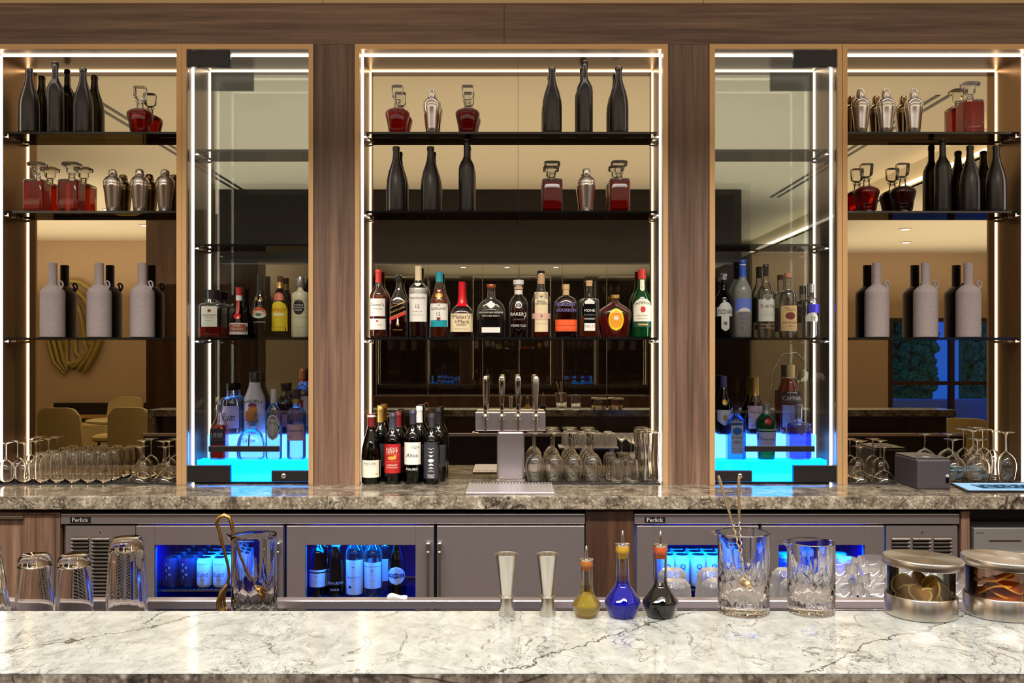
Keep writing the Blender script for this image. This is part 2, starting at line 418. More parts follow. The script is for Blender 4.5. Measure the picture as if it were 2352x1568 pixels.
def niche(nm, x0, x1, lab, cat, shelves, mir, led, fl, fr, sides, door=None):
    """x0,x1: inside faces at the front; fl, fr: frame bar widths in m; sides: which inner sides carry led strips"""
    t = thing(nm, lab, cat, ((x0+x1)/2, FY, CZ)); ox = (x0+x1)/2
    def P(name, mb, m, par=None, sm=False, bv=0): return obj(name, mb.move(-ox, -FY, -CZ), m, par or t, smooth=sm, bevel=bv)
    P('frame', MB().box(x0-fl, x0, FY-.004, FY+.012, CZ+.0005, ZO-.001).box(x1, x1+fr, FY-.004, FY+.012, CZ+.0005, ZO-.001).box(x0, x1, FY-.004, FY+.012, ZT, ZO-.001), champagne)
    for s, xa in ((-1, x0), (1, x1)):
        a, b = (xa-.008, xa) if s < 0 else (xa, xa+.008)
        P('side_panel', MB().box(a, b, FY+.013, MY, CZ+.0005, ZT), bronze)
    P('top_panel', MB().box(x0, x1, FY+.013, MY, ZT, ZT+.008), bronze)
    P('mirror', MB().box(x0-.02, x1+.02, MY, MY+.006, CZ+.0005, ZT+.02), mir)
    for s in sides:
        a, b = (x0, x0+.004) if s < 0 else (x1-.004, x1)
        P('led_strip', MB().box(a, b, 4.229, 4.239, CZ+.002, ZT-.004), led)
    P('led_strip', MB().box(x0+.006, x1-.006, 4.229, 4.239, ZT-.0045, ZT-.0005), led)
    for z in shelves:
        sh = P('glass_shelf', MB().box(x0+.012, x1-.012, SY0, SY1, z-.010, z), shelf_glass)
        P('shelf_edge', MB().box(x0+.012, x1-.012, SY0-.0012, SY0-.0002, z-.0098, z-.0002), pb('dark_glass_edge', rgb(22, 22, 22), .08), sh)
        for xa in (x0, x1):
            s = 1 if xa == x0 else -1
            for y in (4.262, 4.325):
                m = MB().tube([(xa+s*.0005, y, z-.018), (xa+s*.02, y, z-.018)], .0055, 10).lathe([(.004, 0), (.004, .011)], 8, xa+s*.017, y, z-.022)
                pin = P('shelf_pin', m, chrome, sh, True)
    return t, P
niche('display_niche', XF(826), XF(1523), 'widest open display niche over the beer tap with warm light strips', 'shelf unit', SHZ, mirror_bronze, led_warm, .021, .021, (-1, 1))
niche('display_niche', -2.31, XF(406), 'open display niche with three shakers beside two red square decanters', 'shelf unit', SHZ, mirror_bronze, led_warm, .05, .0212, (-1,))
niche('display_niche', XF(1946), 2.31, 'open display niche above the receipt printer', 'shelf unit', SHZ, mirror_bronze, led_warm, .0212, .05, (1,))
cabL, PL_ = niche('drinks_cabinet', XF(428.5), XF(709), 'glass-fronted lit cabinet holding the white coconut rum and tequila bottles', 'cabinet', CSZ, mirror_grey, led_cool, .0212, .021, (-1,))
cabR, PR_ = niche('drinks_cabinet', XF(1642), XF(1923), 'glass-fronted lit cabinet holding the blue and green gin bottles', 'cabinet', CSZ, mirror_grey, led_cool, .0245, .0212, (1,))
for P, xa, xb, s in ((PL_, XF(428.5), XF(709), 1), (PR_, XF(1642), XF(1923), -1)):
    hx = xa if s > 0 else xb                                    # hinge side
    d = P('glass_door', MB().box(xa+.003, xb-.003, FY+.014, FY+.022, CZ+.012, ZT-.003), pane)
    def bb(a, b): return (min(a, b), max(a, b))
    a, b = bb(hx+s*.002, hx+s*.191)
    P('hinge', MB().box(a, b, FY+.004, FY+.030, PZ(152, FY), ZT-.003), black, d, bv=.002)
    P('hinge', MB().box(a, b, FY+.004, FY+.030, PZ(1107, FY), PZ(1069, FY)), black, d, bv=.002)
    lx = xb if s > 0 else xa
    a, b = bb(lx-s*.004, lx-s*.166)
    lk = P('lock', MB().box(a, b, FY+.004, FY+.030, PZ(1106, FY), PZ(1081, FY)), black, d, bv=.002)
    c = lx-s*.112
    P('lock_cylinder', MB().lathe([(.011, 0), (.011, .006), (.008, .008)], 16).xform(Matrix.Rotation(PI/2, 4, 'X')).move(c, FY+.004, PZ(1093, FY)), chrome, d, True)
    h0, h1 = (XF(482), XF(644)) if s > 0 else (XF(1709), XF(1868))
    P('door_handle', MB().box(h0, h1, FY-.022, FY-.006, PZ(1036, FY), PZ(1023, FY)).box(h0+.02, h0+.032, FY-.008, FY+.015, PZ(1034, FY), PZ(1025, FY)).box(h1-.032, h1-.02, FY-.008, FY+.015, PZ(1034, FY), PZ(1025, FY)), black, d, bv=.002)
obj('mirror_seam', MB().box(PX(1190, MY)-.0008-(XF(826)+XF(1523))/2, PX(1190, MY)+.0008-(XF(826)+XF(1523))/2, MY-.0006-FY, MY-.0001-FY, .001, ZT-CZ), black, bpy.data.objects['display_niche'], smooth=False)
# glowing steps in the cabinets: two-tone acrylic, paler at the upper step
acr = bpy.data.materials.new('glowing_cyan_acrylic'); acr.use_nodes = True; nt = acr.node_tree; nt.nodes.clear()
o_ = nt.nodes.new('ShaderNodeOutputMaterial'); e_ = nt.nodes.new('ShaderNodeEmission'); e_.inputs[0].default_value = (.002, .34, 1.6, 1); e_.inputs[1].default_value = 3.6
g_ = nt.nodes.new('ShaderNodeBsdfGlossy'); g_.inputs[1].default_value = .1; m_ = nt.nodes.new('ShaderNodeAddShader'); gm = nt.nodes.new('ShaderNodeMixShader'); gm.inputs[0].default_value = .06
L(acr, e_.outputs[0], gm.inputs[1]); L(acr, g_.outputs[0], gm.inputs[2]); L(acr, gm.outputs[0], o_.inputs[0])
acr2 = acr.copy(); acr2.name = 'pale_glowing_acrylic'
[n for n in acr2.node_tree.nodes if n.type == 'EMISSION'][0].inputs[0].default_value = (.09, .36, 1.6, 1)
T1, T2 = PZ(1056, 4.18), PZ(998, 4.262)
for xa, xb, s, lab in ((XF(428.5), XF(709), 1, 'glowing cyan two-step bottle riser under the squat clear bottle with the round stopper'), (XF(1642), XF(1923), -1, 'glowing cyan two-step bottle riser under the green and blue gin bottles')):
    a, b = (xa+.035, xb-.003) if s > 0 else (xa+.003, xb-.035)
    a2, b2 = (xa+.055, xb-.003) if s > 0 else (xa+.003, xb-.055)
    t = thing('bottle_riser', lab, 'display riser', ((a+b)/2, 4.25, CZ)); ox = (a+b)/2
    obj('base', MB().box(a-ox-.01 if s > 0 else a-ox, b-ox if s > 0 else b-ox+.01, -.07, .095, .0005, .009), black, t, smooth=False)
    obj('lower_step', MB().box(a-ox, b-ox, -.068, .014, .0095, T1-CZ), acr, t, smooth=False, bevel=.004)
    obj('upper_step', MB().box(a2-ox, b2-ox, .0145, .094, .0095, T2-CZ), acr2, t, smooth=False, bevel=.004)
# ================================================================== back counter and what is under it
CE = .575*F/(1140-HY)       # counter front edge, 3.804
tag(obj('back_counter', MB().box(-2.75, 2.75, CE, 4.46, .867, CZ), stone, smooth=False, bevel=.003), 'long speckled grey-brown granite counter under the mirrored shelves', 'counter')
FD = 3.832
def X8(x): return PX(x, FD)
def Z8(y): return PZ(y, FD)
tag(obj('counter_support', MB().box(X8(1345.5), X8(1455.5), 3.84, 4.40, 0.0, .866), walnut_dark, smooth=False), 'dark walnut carcass filling the gap between the two steel fridges', 'cabinet')
blue_in = pb('fridge_liner', rgb(30, 20, 160), .4)
dark_in = pb('fridge_shadow', rgb(12, 12, 14), .6)
mesh_lines = {}
def ring(x0, x1, z0, z1, a, b, c, d, y0, y1):
    return MB().box(x0, a, y0, y1, z0, z1).box(b, x1, y0, y1, z0, z1).box(a, b, y0, y1, d, z1).box(a, b, y0, y1, z0, c)
FONTC = {}
def text_mb(s, width=None, height=None, shear=0, center=True):
    """flat text as an MB in x,z plane (y=0), centred"""
    if s not in FONTC:
        cu = bpy.data.curves.new('t', 'FONT'); cu.body = s; cu.size = 1; cu.resolution_u = 2
        o = bpy.data.objects.new('t', cu); COL.objects.link(o)
        dg = bpy.context.evaluated_depsgraph_get(); me = bpy.data.meshes.new_from_object(o.evaluated_get(dg))
        v = [(p.co.x, p.co.y) for p in me.vertices]; f = [tuple(q.vertices) for q in me.polygons]
        bpy.data.objects.remove(o); bpy.data.curves.remove(cu); bpy.data.meshes.remove(me)
        FONTC[s] = (v, f)
    v, f = FONTC[s]
    x0 = min(p[0] for p in v); x1 = max(p[0] for p in v); y0 = min(p[1] for p in v); y1 = max(p[1] for p in v)
    kx = width/(x1-x0) if width else height/(y1-y0)
    ky = height/(y1-y0) if height else kx
    out = MB(); out.v = [((x-(x0+x1)/2)*kx+(y-(y0+y1)/2)*ky*shear, 0, (y-(y0+y1)/2)*ky) for x, y in v]; out.f = list(f)
    return out
def louvres(x0, x1, z0, z1, cols, step):
    fr = MB(); gap = .012; w_ = (x1-x0-(cols-1)*gap)/cols; z = z1
    sl = MB()
    while z > z0:
        for c in range(cols):
            a = x0+c*(w_+gap)
            sl.add([(a, FD-.007, z), (a+w_, FD-.007, z), (a+w_, FD+.006, z+.010), (a, FD+.006, z+.010), (a, FD-.007, z-.003), (a+w_, FD-.007, z-.003)], [(0, 1, 2, 3), (4, 5, 1, 0)])
        z -= step
    return sl
def fridge(lab, x0, x1, grille, doors, logo_x):
    """doors: (x0,x1,window or None,[handle_x])"""
    t = thing('undercounter_fridge', lab, 'fridge', ((x0+x1)/2, FD, 0)); ox = (x0+x1)/2
    zt, zb = Z8(1180), .10
    def P(name, mb, m, par=None, bv=0, sm=False): return obj(name, mb.move(-ox, -FD, 0), m, par or t, smooth=sm, bevel=bv)
    # carcass as an open shell (back, sides, top, bottom), dividers come with the doors
    zc = Z8(1203)
    P('cabinet_shell', MB().box(x0, x1, FD+.5, FD+.52, zb, zt).box(x0, x0+.012, FD+.03, FD+.5, zb, zt).box(x1-.012, x1, FD+.03, FD+.5, zb, zt).box(x0+.012, x1-.012, FD+.03, FD+.5, zt-.012, zt).box(x0+.012, x1-.012, FD+.03, FD+.5, zb, zb+.012), steel)
    P('foot', MB().box(x0+.02, x1-.02, FD+.06, FD+.1, 0, zb), black)
    tr = P('top_rail', MB().box(x0, x1, FD-.004, FD+.03, zc, zt), steel, bv=.002)
    lz = Z8(1193); lx = PX(logo_x, FD)
    bd = P('badge', MB().box(lx-.042, lx+.042, FD-.006, FD-.0045, lz-.012, lz+.012), black, tr)
    P('lettering', text_mb('Perlick', .066, .017).move(lx, FD-.0066, lz), pb('silver_ink', rgb(190, 188, 182), .4), tr)
    g0, g1 = grille
    gp = P('grille_panel', ring(PX(g0, FD), PX(g1, FD), zb, Z8(1207), PX(g0+13, FD), PX(g1-13, FD), .46, Z8(1233), FD, FD+.02), steel)
    a, b = PX(g0+13, FD), PX(g1-13, FD)
    gap = .012; w_ = (b-a-2*gap)/3
    P('grille_bar', MB().box(a+w_, a+w_+gap, FD, FD+.018, .46, Z8(1233)).box(a+2*w_+gap, a+2*w_+2*gap, FD, FD+.018, .46, Z8(1233)), steel, gp)
    P('louvre_slats', louvres(a, b, .47, Z8(1238), 3, .0152), satin, gp)
    P('grille_backing', MB().box(a, b, FD+.021, FD+.025, .46, Z8(1233)), dark_in, gp)
    P('screw', MB().lathe([(.004, 0), (.004, .003)], 10).xform(Matrix.Rotation(PI/2, 4, 'X')).move((a+b)/2, FD, Z8(1221)), chrome, gp, sm=True)
    out = []
    for (d0, d1, win_, hs) in doors:
        a, b = PX(d0, FD), PX(d1, FD); top = Z8(1206.5)
        P('divider', MB().box(b+.001, b+.004, FD+.03, FD+.5, zb+.012, zt-.012), dark_in)
        if win_:
            wa, wb = PX(win_[0], FD), PX(win_[1], FD); wt = Z8(1250); wz = .30
            dr = P('door', ring(a, b, zb+.01, top, wa, wb, wz, wt, FD-.012, FD+.02), steel, bv=.0015)
            P('window_pane', MB().box(wa, wb, FD-.004, FD, wz, wt), pane, dr)
            P('liner', MB().box(a+.02, b-.02, FD+.47, FD+.48, zb+.05, top).box(a+.01, a+.02, FD+.03, FD+.47, zb+.05, top).box(b-.02, b-.01, FD+.03, FD+.47, zb+.05, top).box(a+.02, b-.02, FD+.03, FD+.47, top-.01, top), blue_in)
            fz = Z8(1360)
            out.append((wa, wb, fz))
        else:
            dr = P('door', MB().box(a, b, FD-.012, FD+.02, zb+.01, top), steel, bv=.0015)
        for hx in hs:
            h = PX(hx, FD)
            hd_ = P('door_handle', MB().box(h-.008, h+.008, FD-.04, FD-.012, Z8(1262), Z8(1243)).box(h-.006, h+.006, FD-.044, FD-.032, .33, Z8(1262)).box(h-.008, h+.008, FD-.04, FD-.012, .31, .33), satin, dr, bv=.002)
    return t, out
fr1, win1 = fridge('wide three-door steel fridge with two blue-lit windows', X8(140), X8(1343.5), (151, 311), [(315, 652, (357, 612), [643]), (660, 997, (703, 955), [985]), (1004, 1342, None, [1011])], 186)
fr2, win2 = fridge('narrower two-door steel fridge with can-filled blue-lit window', X8(1457), X8(2203), (2035, 2199), [(1462, 1741, (1500, 1702), []), (1748, 2028, (1787, 1984), [])], 1504)
for wi_, (a, b, fz) in enumerate(win1+win2):
    if wi_ == 1: fz -= .0355
    l = area('fridge_lamp', ((a+b)/2, FD+.055, Z8(1216)), b-a, .03, 15, (.0, .17, 1.0), (math.radians(-28), 0, 0))
    # wire rack
    r = MB().box(a-.05, b+.05, FD+.045, FD+.055, fz-.008, fz-.001).box(a-.05, b+.05, FD+.435, FD+.445, fz-.008, fz-.001)
    n = int((b-a+.08)/.018)
    for i in range(n+1):
        x = a-.045+i*.018; r.box(x, x+.003, FD+.045, FD+.44, fz-.004, fz-.0005)
    r.box(a-.055, a-.05, FD+.045, FD+.445, fz-.01, fz).box(b+.05, b+.055, FD+.045, FD+.445, fz-.01, fz)
    obj('wire_rack', r.move(-(fr1 if a < .4 else fr2).location.x, -FD, 0), satin, fr1 if a < .4 else fr2, smooth=False)
# left walnut door, right drawer recess with cash drawer
t = thing('wood_cabinet', 'walnut under-counter cabinet with a slim steel pull', 'cabinet', (X8(-40), FD, 0))
ox = X8(-40)
d = obj('door', MB().box(-.42, X8(126)-ox, -.002, .02, .08, Z8(1183)), walnut_v, t, smooth=False)
obj('door_handle', MB().box(-.42, X8(57)-ox, -.02, -.002, Z8(1190), Z8(1183)), satin, d, smooth=False, bevel=.001)
obj('side_panel', MB().box(X8(127.5)-ox, X8(138.5)-ox, -.002, .02, 0.0, .85).box(-.42, X8(126)-ox, .021, .06, 0, .85), walnut_v, t, smooth=False)
t = thing('drawer_cabinet', 'walnut cabinet frame around a black recess for the cash drawer', 'cabinet', (2.1, FD, 0))
def D2(x): return X8(x)-2.1
obj('side_panel', MB().box(D2(2207), D2(2227), 0, .06, 0, .855).box(.4, .42, 0, .06, 0, .855).box(D2(2227), .4, 0, .06, 0.0, Z8(1275)), walnut_v, t, smooth=False)
obj('recess', MB().box(D2(2227), .4, .2, .21, Z8(1275), .855).box(D2(2227), .4, .0, .2, Z8(1275)-.003, Z8(1275)+.001), black, t, smooth=False)
t = thing('cash_drawer', 'grey steel cash drawer with a long coin slot', 'cash drawer', (X8(2330), FD, Z8(1273)))
zc = Z8(1273)
obj('drawer_front', MB().box(X8(2238)-X8(2330), .26, .004, .18, .004, Z8(1213)-zc), colr('drawer_grey', 150, 146, 144, .35, .6), t, smooth=False, bevel=.002)
obj('slot', MB().box(X8(2272)-X8(2330), X8(2346)-X8(2330), .001, .0045, .055, .060), chrome, t, smooth=False)
obj('lettering', text_mb('NO SALE', .032, .006).move(X8(2252)-X8(2330), .003, .088), black, t)
obj('papers', MB().box(X8(2295)-X8(2330), .2, -.012, .1, .0005, .0035), paper, t, smooth=False)
# ================================================================== bottles
class Body:
    """outline in metres: rows of (half width, height, exponent-2, depth ratio)"""
    def __init__(s, rows): s.r = [(p+(0, 1))[:4] if len(p) == 2 else (p+(1,))[:4] if len(p) == 3 else p for p in rows]
    def at(s, z):
        r = s.r
        if z <= r[0][1]: return r[0]
        for p, q in zip(r, r[1:]):
            if p[1] <= z <= q[1]:
                t = 0 if q[1] == p[1] else (z-p[1])/(q[1]-p[1])
                return tuple(a+(b-a)*t for a, b in zip(p, q))
        return r[-1]
    def front(s, x, z, off):
        a, _, q, br = s.at(z); n = 2+q
        u = min(.985, abs(x)/max(a, 1e-6))
        return (x, -(a*br*(1-u**n)**(1/n)+off), z)
    def sub(s, z0, z1, grow=0, scale=1):
        rows = [(s.at(z0)[0]*scale+grow, z0)+tuple(s.at(z0)[2:])]
        rows += [(p[0]*scale+grow, p[1], p[2], p[3]) for p in s.r if z0 < p[1] < z1]
        rows += [(s.at(z1)[0]*scale+grow, z1)+tuple(s.at(z1)[2:])]
        return rows
def patch(body, w, z0, z1, off=.0006, shape='rect', cx=0, slope=0, nx=16, nz=5, taper=0):
    if shape != 'rect': nz = 14
    m = MB(); v = []
    for j in range(nz+1):
        tz = j/nz
        for i in range(nx+1):
            u = i/nx*2-1
            if shape == 'oval':
                vv = tz*2-1; k = math.sqrt(max(0, 1-vv*vv)); x = cx+u*k*w/2; z = (z0+z1)/2+vv*(z1-z0)/2
            elif shape == 'arch':
                top = z1-(1-math.sqrt(max(0, 1-u*u*.95)))*w*.5; x = cx+u*w/2; z = z0+(top-z0)*tz
            elif shape == 'shield':
                bot = z0+(abs(u)**1.5)*w*.35; x = cx+u*w/2; z = bot+(z1-bot)*tz
            else:
                x = cx+u*w/2*(1+taper*(tz-1)); z = z0+(z1-z0)*tz
            v.append(body.front(x, z+slope*x, off))
    f = [(j*(nx+1)+i, j*(nx+1)+i+1, (j+1)*(nx+1)+i+1, (j+1)*(nx+1)+i) for j in range(nz) for i in range(nx)]
    return m.add(v, f)
def wrap_text(body, s, w, zc, off=.0012, h=None, cx=0, slope=0, shear=0, arc=0):
    t = text_mb(s, w, h, shear)
    t.v = [body.front(x+cx, z+zc+slope*(x+cx)-arc*x*x, off) for x, y, z in t.v]
    return t
# outlines: (half-width fraction, height fraction, exponent, depth ratio)
O = {
 'round': [(.88, 0), (.97, .012), (1, .03), (1, .58), (.97, .63), (.82, .68), (.55, .725), (.40, .77), (.34, .83), (.34, .955), (.38, .96), (.38, .985), (.3, 1)],
 'bulge': [(.86, 0), (.92, .012), (.93, .03), (.98, .5), (1, .62), (.97, .67), (.82, .715), (.55, .75), (.38, .78), (.33, .83), (.33, 1)],
 'liv': [(.86, 0), (.95, .012), (.97, .03), (1, .3), (1, .5), (.95, .57), (.75, .64), (.56, .70), (.5, .75), (.42, .82), (.36, .86), (.36, 1)],
 'square': [(.92, 0, 6), (.98, .012, 6), (1, .03, 6), (1, .52, 6), (.93, .60, 4), (.62, .70, 2), (.40, .78, 0), (.33, .84), (.33, .9), (.4, .905), (.4, .99), (.3, 1)],
 'maker': [(.80, 0, 3), (.86, .012, 3), (.88, .03, 3), (.98, .40, 3), (.94, .46, 2), (.78, .53, 1), (.5, .58), (.38, .62), (.32, .74), (.29, .9), (.29, 1)],
 'flask': [(.84, 0, 1.5, .55), (.93, .015, 1.5, .55), (.95, .04, 1.5, .55), (1, .44, 1, .52), (.98, .52, 1, .52), (.86, .61, .8, .52), (.62, .68, .5, .6), (.36, .72, 0, .9), (.27, .76, 0, 1), (.25, .93), (.25, .94), (.28, .945), (.28, 1)],
 'baker': [(.84, 0), (.94, .012), (.97, .03), (1, .42), (1, .56), (.93, .62), (.76, .68), (.52, .72), (.42, .745), (.42, .83), (.47, .84), (.47, .875), (.36, .88), (.36, .91), (.54, .92), (.56, .99), (.5, 1)],
 'basil': [(.84, 0), (.94, .012), (.97, .03), (1, .5), (.96, .58), (.8, .64), (.55, .68), (.42, .72), (.38, .8), (.38, .96), (.36, .965), (.38, .97), (.38, 1)],
 'bullet': [(.86, 0, 1, .75), (.95, .012, 1, .75), (.98, .03, 1, .75), (1, .5, 1, .75), (.98, .62, 1, .75), (.86, .71, .5, .78), (.62, .755, .2, .85), (.36, .78), (.27, .80), (.26, .9), (.3, .91), (.3, 1)],
 'boxy': [(.92, 0, 8, .85), (.98, .01, 8, .85), (1, .03, 8, .85), (1, .63, 8, .85), (.96, .655, 6, .85), (.7, .665, 3, .9), (.38, .68), (.33, .72), (.33, .93), (.36, .935), (.36, .99), (.3, 1)],
 'crown': [(.70, 0, .5, .6), (.76, .02, .5, .6), (.80, .1, .5, .6), (.98, .5, .3, .6), (1, .56, .3, .6), (.92, .64, .2, .6), (.66, .72, 0, .65), (.36, .78), (.25, .82), (.24, .85), (.2, .86), (.2, .9), (.27, .92), (.27, 1)],
 'jame': [(.86, 0), (.95, .012), (.97, .03), (1, .30), (1, .50), (.94, .57), (.74, .64), (.5, .7), (.42, .76), (.38, .86), (.38, 1)],
 'wine': [(.90, 0), (.98, .015), (1, .04), (1, .58), (.95, .64), (.72, .70), (.48, .745), (.38, .79), (.36, .93), (.4, .935), (.4, .975), (.37, .98), (.37, 1)],
 'burg': [(.90, 0), (.98, .015), (1, .04), (1, .40), (.95, .50), (.78, .62), (.55, .72), (.40, .80), (.34, .88), (.33, .94), (.37, .945), (.37, .985), (.34, 1)],
 'disar': [(.90, 0, 9), (.98, .01, 9), (1, .03, 9), (1, .63, 9), (.94, .68, 6), (.74, .71, 3), (.36, .73), (.30, .76), (.30, .81)],
 'grand': [(.80, 0), (.90, .012), (.97, .04), (1, .2), (.95, .32), (.78, .42), (.5, .52), (.36, .62), (.31, .75), (.31, .96), (.35, .965), (.35, 1)],
 'bail': [(.70, 0), (.78, .012), (.82, .04), (.97, .36), (1, .47), (.92, .55), (.66, .63), (.46, .70), (.42, .76), (.42, 1)],
 'kahl': [(.78, 0), (.84, .012), (.86, .1), (.98, .4), (1, .55), (.96, .61), (.78, .69), (.52, .76), (.4, .81), (.36, .9), (.36, 1)],
 'ribs': [(.9, 0), (.98, .01), (1, .02), (1, .165), (.95, .17), (1, .175), (1, .325), (.95, .33), (1, .335), (1, .465), (.95, .47), (1, .475), (1, .605), (.95, .61), (1, .615), (1, .70), (.9, .735), (.4, .77), (.3, .8), (.3, .83)],
 'malib': [(.84, 0), (.93, .012), (.96, .03), (1, .3), (1, .52), (.93, .6), (.74, .68), (.56, .76), (.5, .85), (.5, .99), (.46, 1)],
 'patron': [(.84, 0, 2), (.94, .015, 2), (1, .05, 2), (1, .28, 2), (.92, .42, 1.5), (.74, .53, 1), (.50, .59), (.36, .62), (.30, .66), (.30, .78), (.34, .79), (.34, .80)],
 'oval': [(.86, 0, 0, .6), (.94, .012, 0, .6), (.97, .03, 0, .6), (1, .3, 0, .6), (1, .56, 0, .6), (.9, .66, 0, .6), (.66, .73, 0, .7), (.4, .77), (.34, .8), (.34, .99), (.3, 1)],
 'bombay': [(.92, 0, 6, .7), (.99, .01, 6, .7), (1, .03, 6, .7), (1, .68, 6, .7), (.94, .72, 5, .7), (.6, .79, 2, .8), (.36, .84), (.32, .87), (.32, 1)],
 'tanq': [(.78, 0), (.84, .012), (.86, .1), (.97, .5), (1, .66), (.92, .73), (.62, .80), (.42, .83), (.38, .88), (.38, 1)],
 'goose': [(.86, 0), (.94, .01), (.96, .03), (1, .3), (1, .56), (.9, .63), (.62, .7), (.42, .75), (.36, .81), (.34, .96), (.4, .965), (.36, 1)],
 'absol': [(.88, 0), (.97, .012), (1, .03), (1, .60), (.96, .66), (.8, .71), (.46, .735), (.40, .76), (.40, 1)],
 'camp': [(.88, 0), (.97, .012), (1, .03), (1, .48), (.93, .55), (.7, .64), (.5, .72), (.40, .8), (.38, .88), (.38, 1)],
 'cogn': [(.86, 0), (.96, .012), (1, .04), (1, .3), (.9, .42), (.66, .54), (.46, .62), (.36, .7), (.34, .8), (.34, 1)],
 'tall': [(.90, 0), (.98, .012), (1, .03), (1, .58), (.9, .64), (.62, .69), (.43, .735), (.36, .78), (.34, .96), (.4, .962), (.4, .99), (.34, 1)],
}
DL, DU = 4.223, 4.305
def bottle(name, lab, cat, px, ytop, w, outline, gl, liq=None, cap=None, labels=(), D=4.292, zb=None, group=None, ring_=None, h=None, x=None, dr=1):
    """px, ytop: where the axis and the top stand; w width in metres"""
    s = F/D
    if h is None: h = PZ(ytop, D)-zb
    X = PX(px, D) if x is None else x
    hw = w/2
    if D in (DL, DU): dr = min(1, .039/hw/(O[outline][3][3] if len(O[outline][3]) > 3 else 1))
    body = Body([(r[0]*hw, r[1]*h, r[2] if len(r) > 2 else 0, (r[3] if len(r) > 3 else 1)*dr) for r in O[outline]])
    t = thing(name, lab, cat, (X, D, zb), group)
    top = body.r[-1][1]
    capz = cap[0]*h if cap and cap[0] < 1 else top
    N_ = 32
    rows = body.sub(0, min(capz, top))
    obj('bottle_glass', MB().shell([(1e-5, .004)]+rows if gl in THIN else rows, N_), gl, t) if gl in THIN else obj('bottle_body', MB().lathe(rows, N_), gl, t)
    if liq:
        lz = liq[1]*h
        obj('liquid', MB().lathe([(p[0]*.93-.0008 if p[0] > .004 else p[0]*.8, p[1], p[2], p[3]) for p in body.sub(.006, lz)], N_), liq[0], t)
    if cap:
        cm = cap[1]
        if cap[0] >= 1 or (len(cap) > 2 and cap[2]):
            rr, z0, z1 = cap[2]; ex = cap[3] if len(cap) > 3 else 0
            obj('stopper', MB().lathe([(rr*hw*.94, z0*h, ex), (rr*hw, z0*h+.002, ex), (rr*hw, z1*h-.002, ex), (rr*hw*.94, z1*h, ex)], 24), cm, t)
        else:
            obj('cap', MB().lathe(body.sub(capz, top, .0007), 24), cm, t)
    for lb in labels:
        kind, z0, z1, lw, m = lb[:5]; opt = lb[6] if len(lb) > 6 else {}
        a, b = z0*h, z1*h; wd = lw*w
        oo = opt.get('off', 0)
        lo = obj('label', patch(body, wd, a, b, .0007+opt.get('off', 0), kind, opt.get('cx', 0)*w, opt.get('slope', 0), taper=opt.get('taper', 0)), m, t) if m else t
        for tx in (lb[5] if len(lb) > 5 else ()):
            s_, tw, tz, tm = tx[:4]; th = tx[4] if len(tx) > 4 else None; op = tx[5] if len(tx) > 5 else {}
            z = a+(b-a)*tz
            if m: tw = min(tw, lw*.93)
            if s_ == '@dot': g = patch(body, tw*w, z-th*h/2, z+th*h/2, .0011+oo, 'oval', op.get('cx', 0)*w)
            elif s_ == '@bar': g = patch(body, tw*w, z-th*h/2, z+th*h/2, .0010+oo+op.get('off', 0), 'rect', op.get('cx', 0)*w, opt.get('slope', 0))
            elif s_ == '@arch': g = patch(body, tw*w, z-th*h/2, z+th*h/2, .0010+oo, 'arch', op.get('cx', 0)*w)
            elif s_ == '@shield': g = patch(body, tw*w, z-th*h/2, z+th*h/2, .0010+oo, 'shield', op.get('cx', 0)*w)
            else: g = wrap_text(body, s_, tw*w, z, .0015+oo+op.get('off', 0), th*h if th else None, op.get('cx', 0)*w, opt.get('slope', 0), op.get('shear', 0), op.get('arc', 0))
            obj({'@dot': 'emblem', '@bar': 'stripe', '@arch': 'emblem', '@shield': 'emblem'}.get(s_, 'lettering'), g, tm, lo, smooth=False)
    if ring_:
        for (z0, z1, g, m) in ring_:
            obj('neck_band', MB().lathe(body.sub(z0*h, z1*h, g), 24), m, t)
    return t
THIN = {clear, frosted, green_glass, olive_glass, dark_glass, blue_glass, crystal}
Z3 = SHZ[2]+.0004
red_cap = colr('red_capsule', 200, 52, 48, .35); red_wax = colr('red_wax', 214, 18, 34, .25); teal = colr('teal_foil', 20, 152, 168, .35)
orange = colr('orange_paper', 240, 92, 36, .5); yellow = colr('yellow_paper', 240, 208, 30, .5); cork = pb('natural_cork', rgb(214, 176, 130), .8)
wood_cap = colr('wooden_stopper', 150, 84, 50, .5); white_p = colr('white_plastic', 228, 226, 226, .3); green_cap = green_glass
silver = pb('silver_foil', rgb(200, 200, 205), .25, .8); blue_foil = colr('blue_foil', 52, 96, 215, .35); lilac_ink = colr('pale_violet_ink', 130, 120, 190, .6)
brown_ink = colr('brown_ink', 120, 48, 26, .6); red_ink = colr('red_ink', 200, 40, 36, .6); gold_ink = colr('gold_ink', 205, 160, 70, .5)
W = 'whisky bottles on the centre shelf'
def B(*a, **k): k.setdefault('zb', Z3); k.setdefault('cat', 'bottle'); c = k.pop('cat'); return bottle('spirit_bottle', a[0], c, *a[1:], **k)
B('amber whisky bottle with a red cap and two white labels', 869, 619, .079, 'round', clear, (amber, .62), (.81, red_cap),
  [('rect', .31, .57, .86, paper, [("Dewar's", .74, .66, ink), ('WHITE LABEL', .6, .42, grey_ink, .02)]), ('rect', .115, .275, .9, paper, [('@dot', .12, .78, red_ink, .03), ('SCOTCH WHISKY', .66, .42, grey_ink)])])
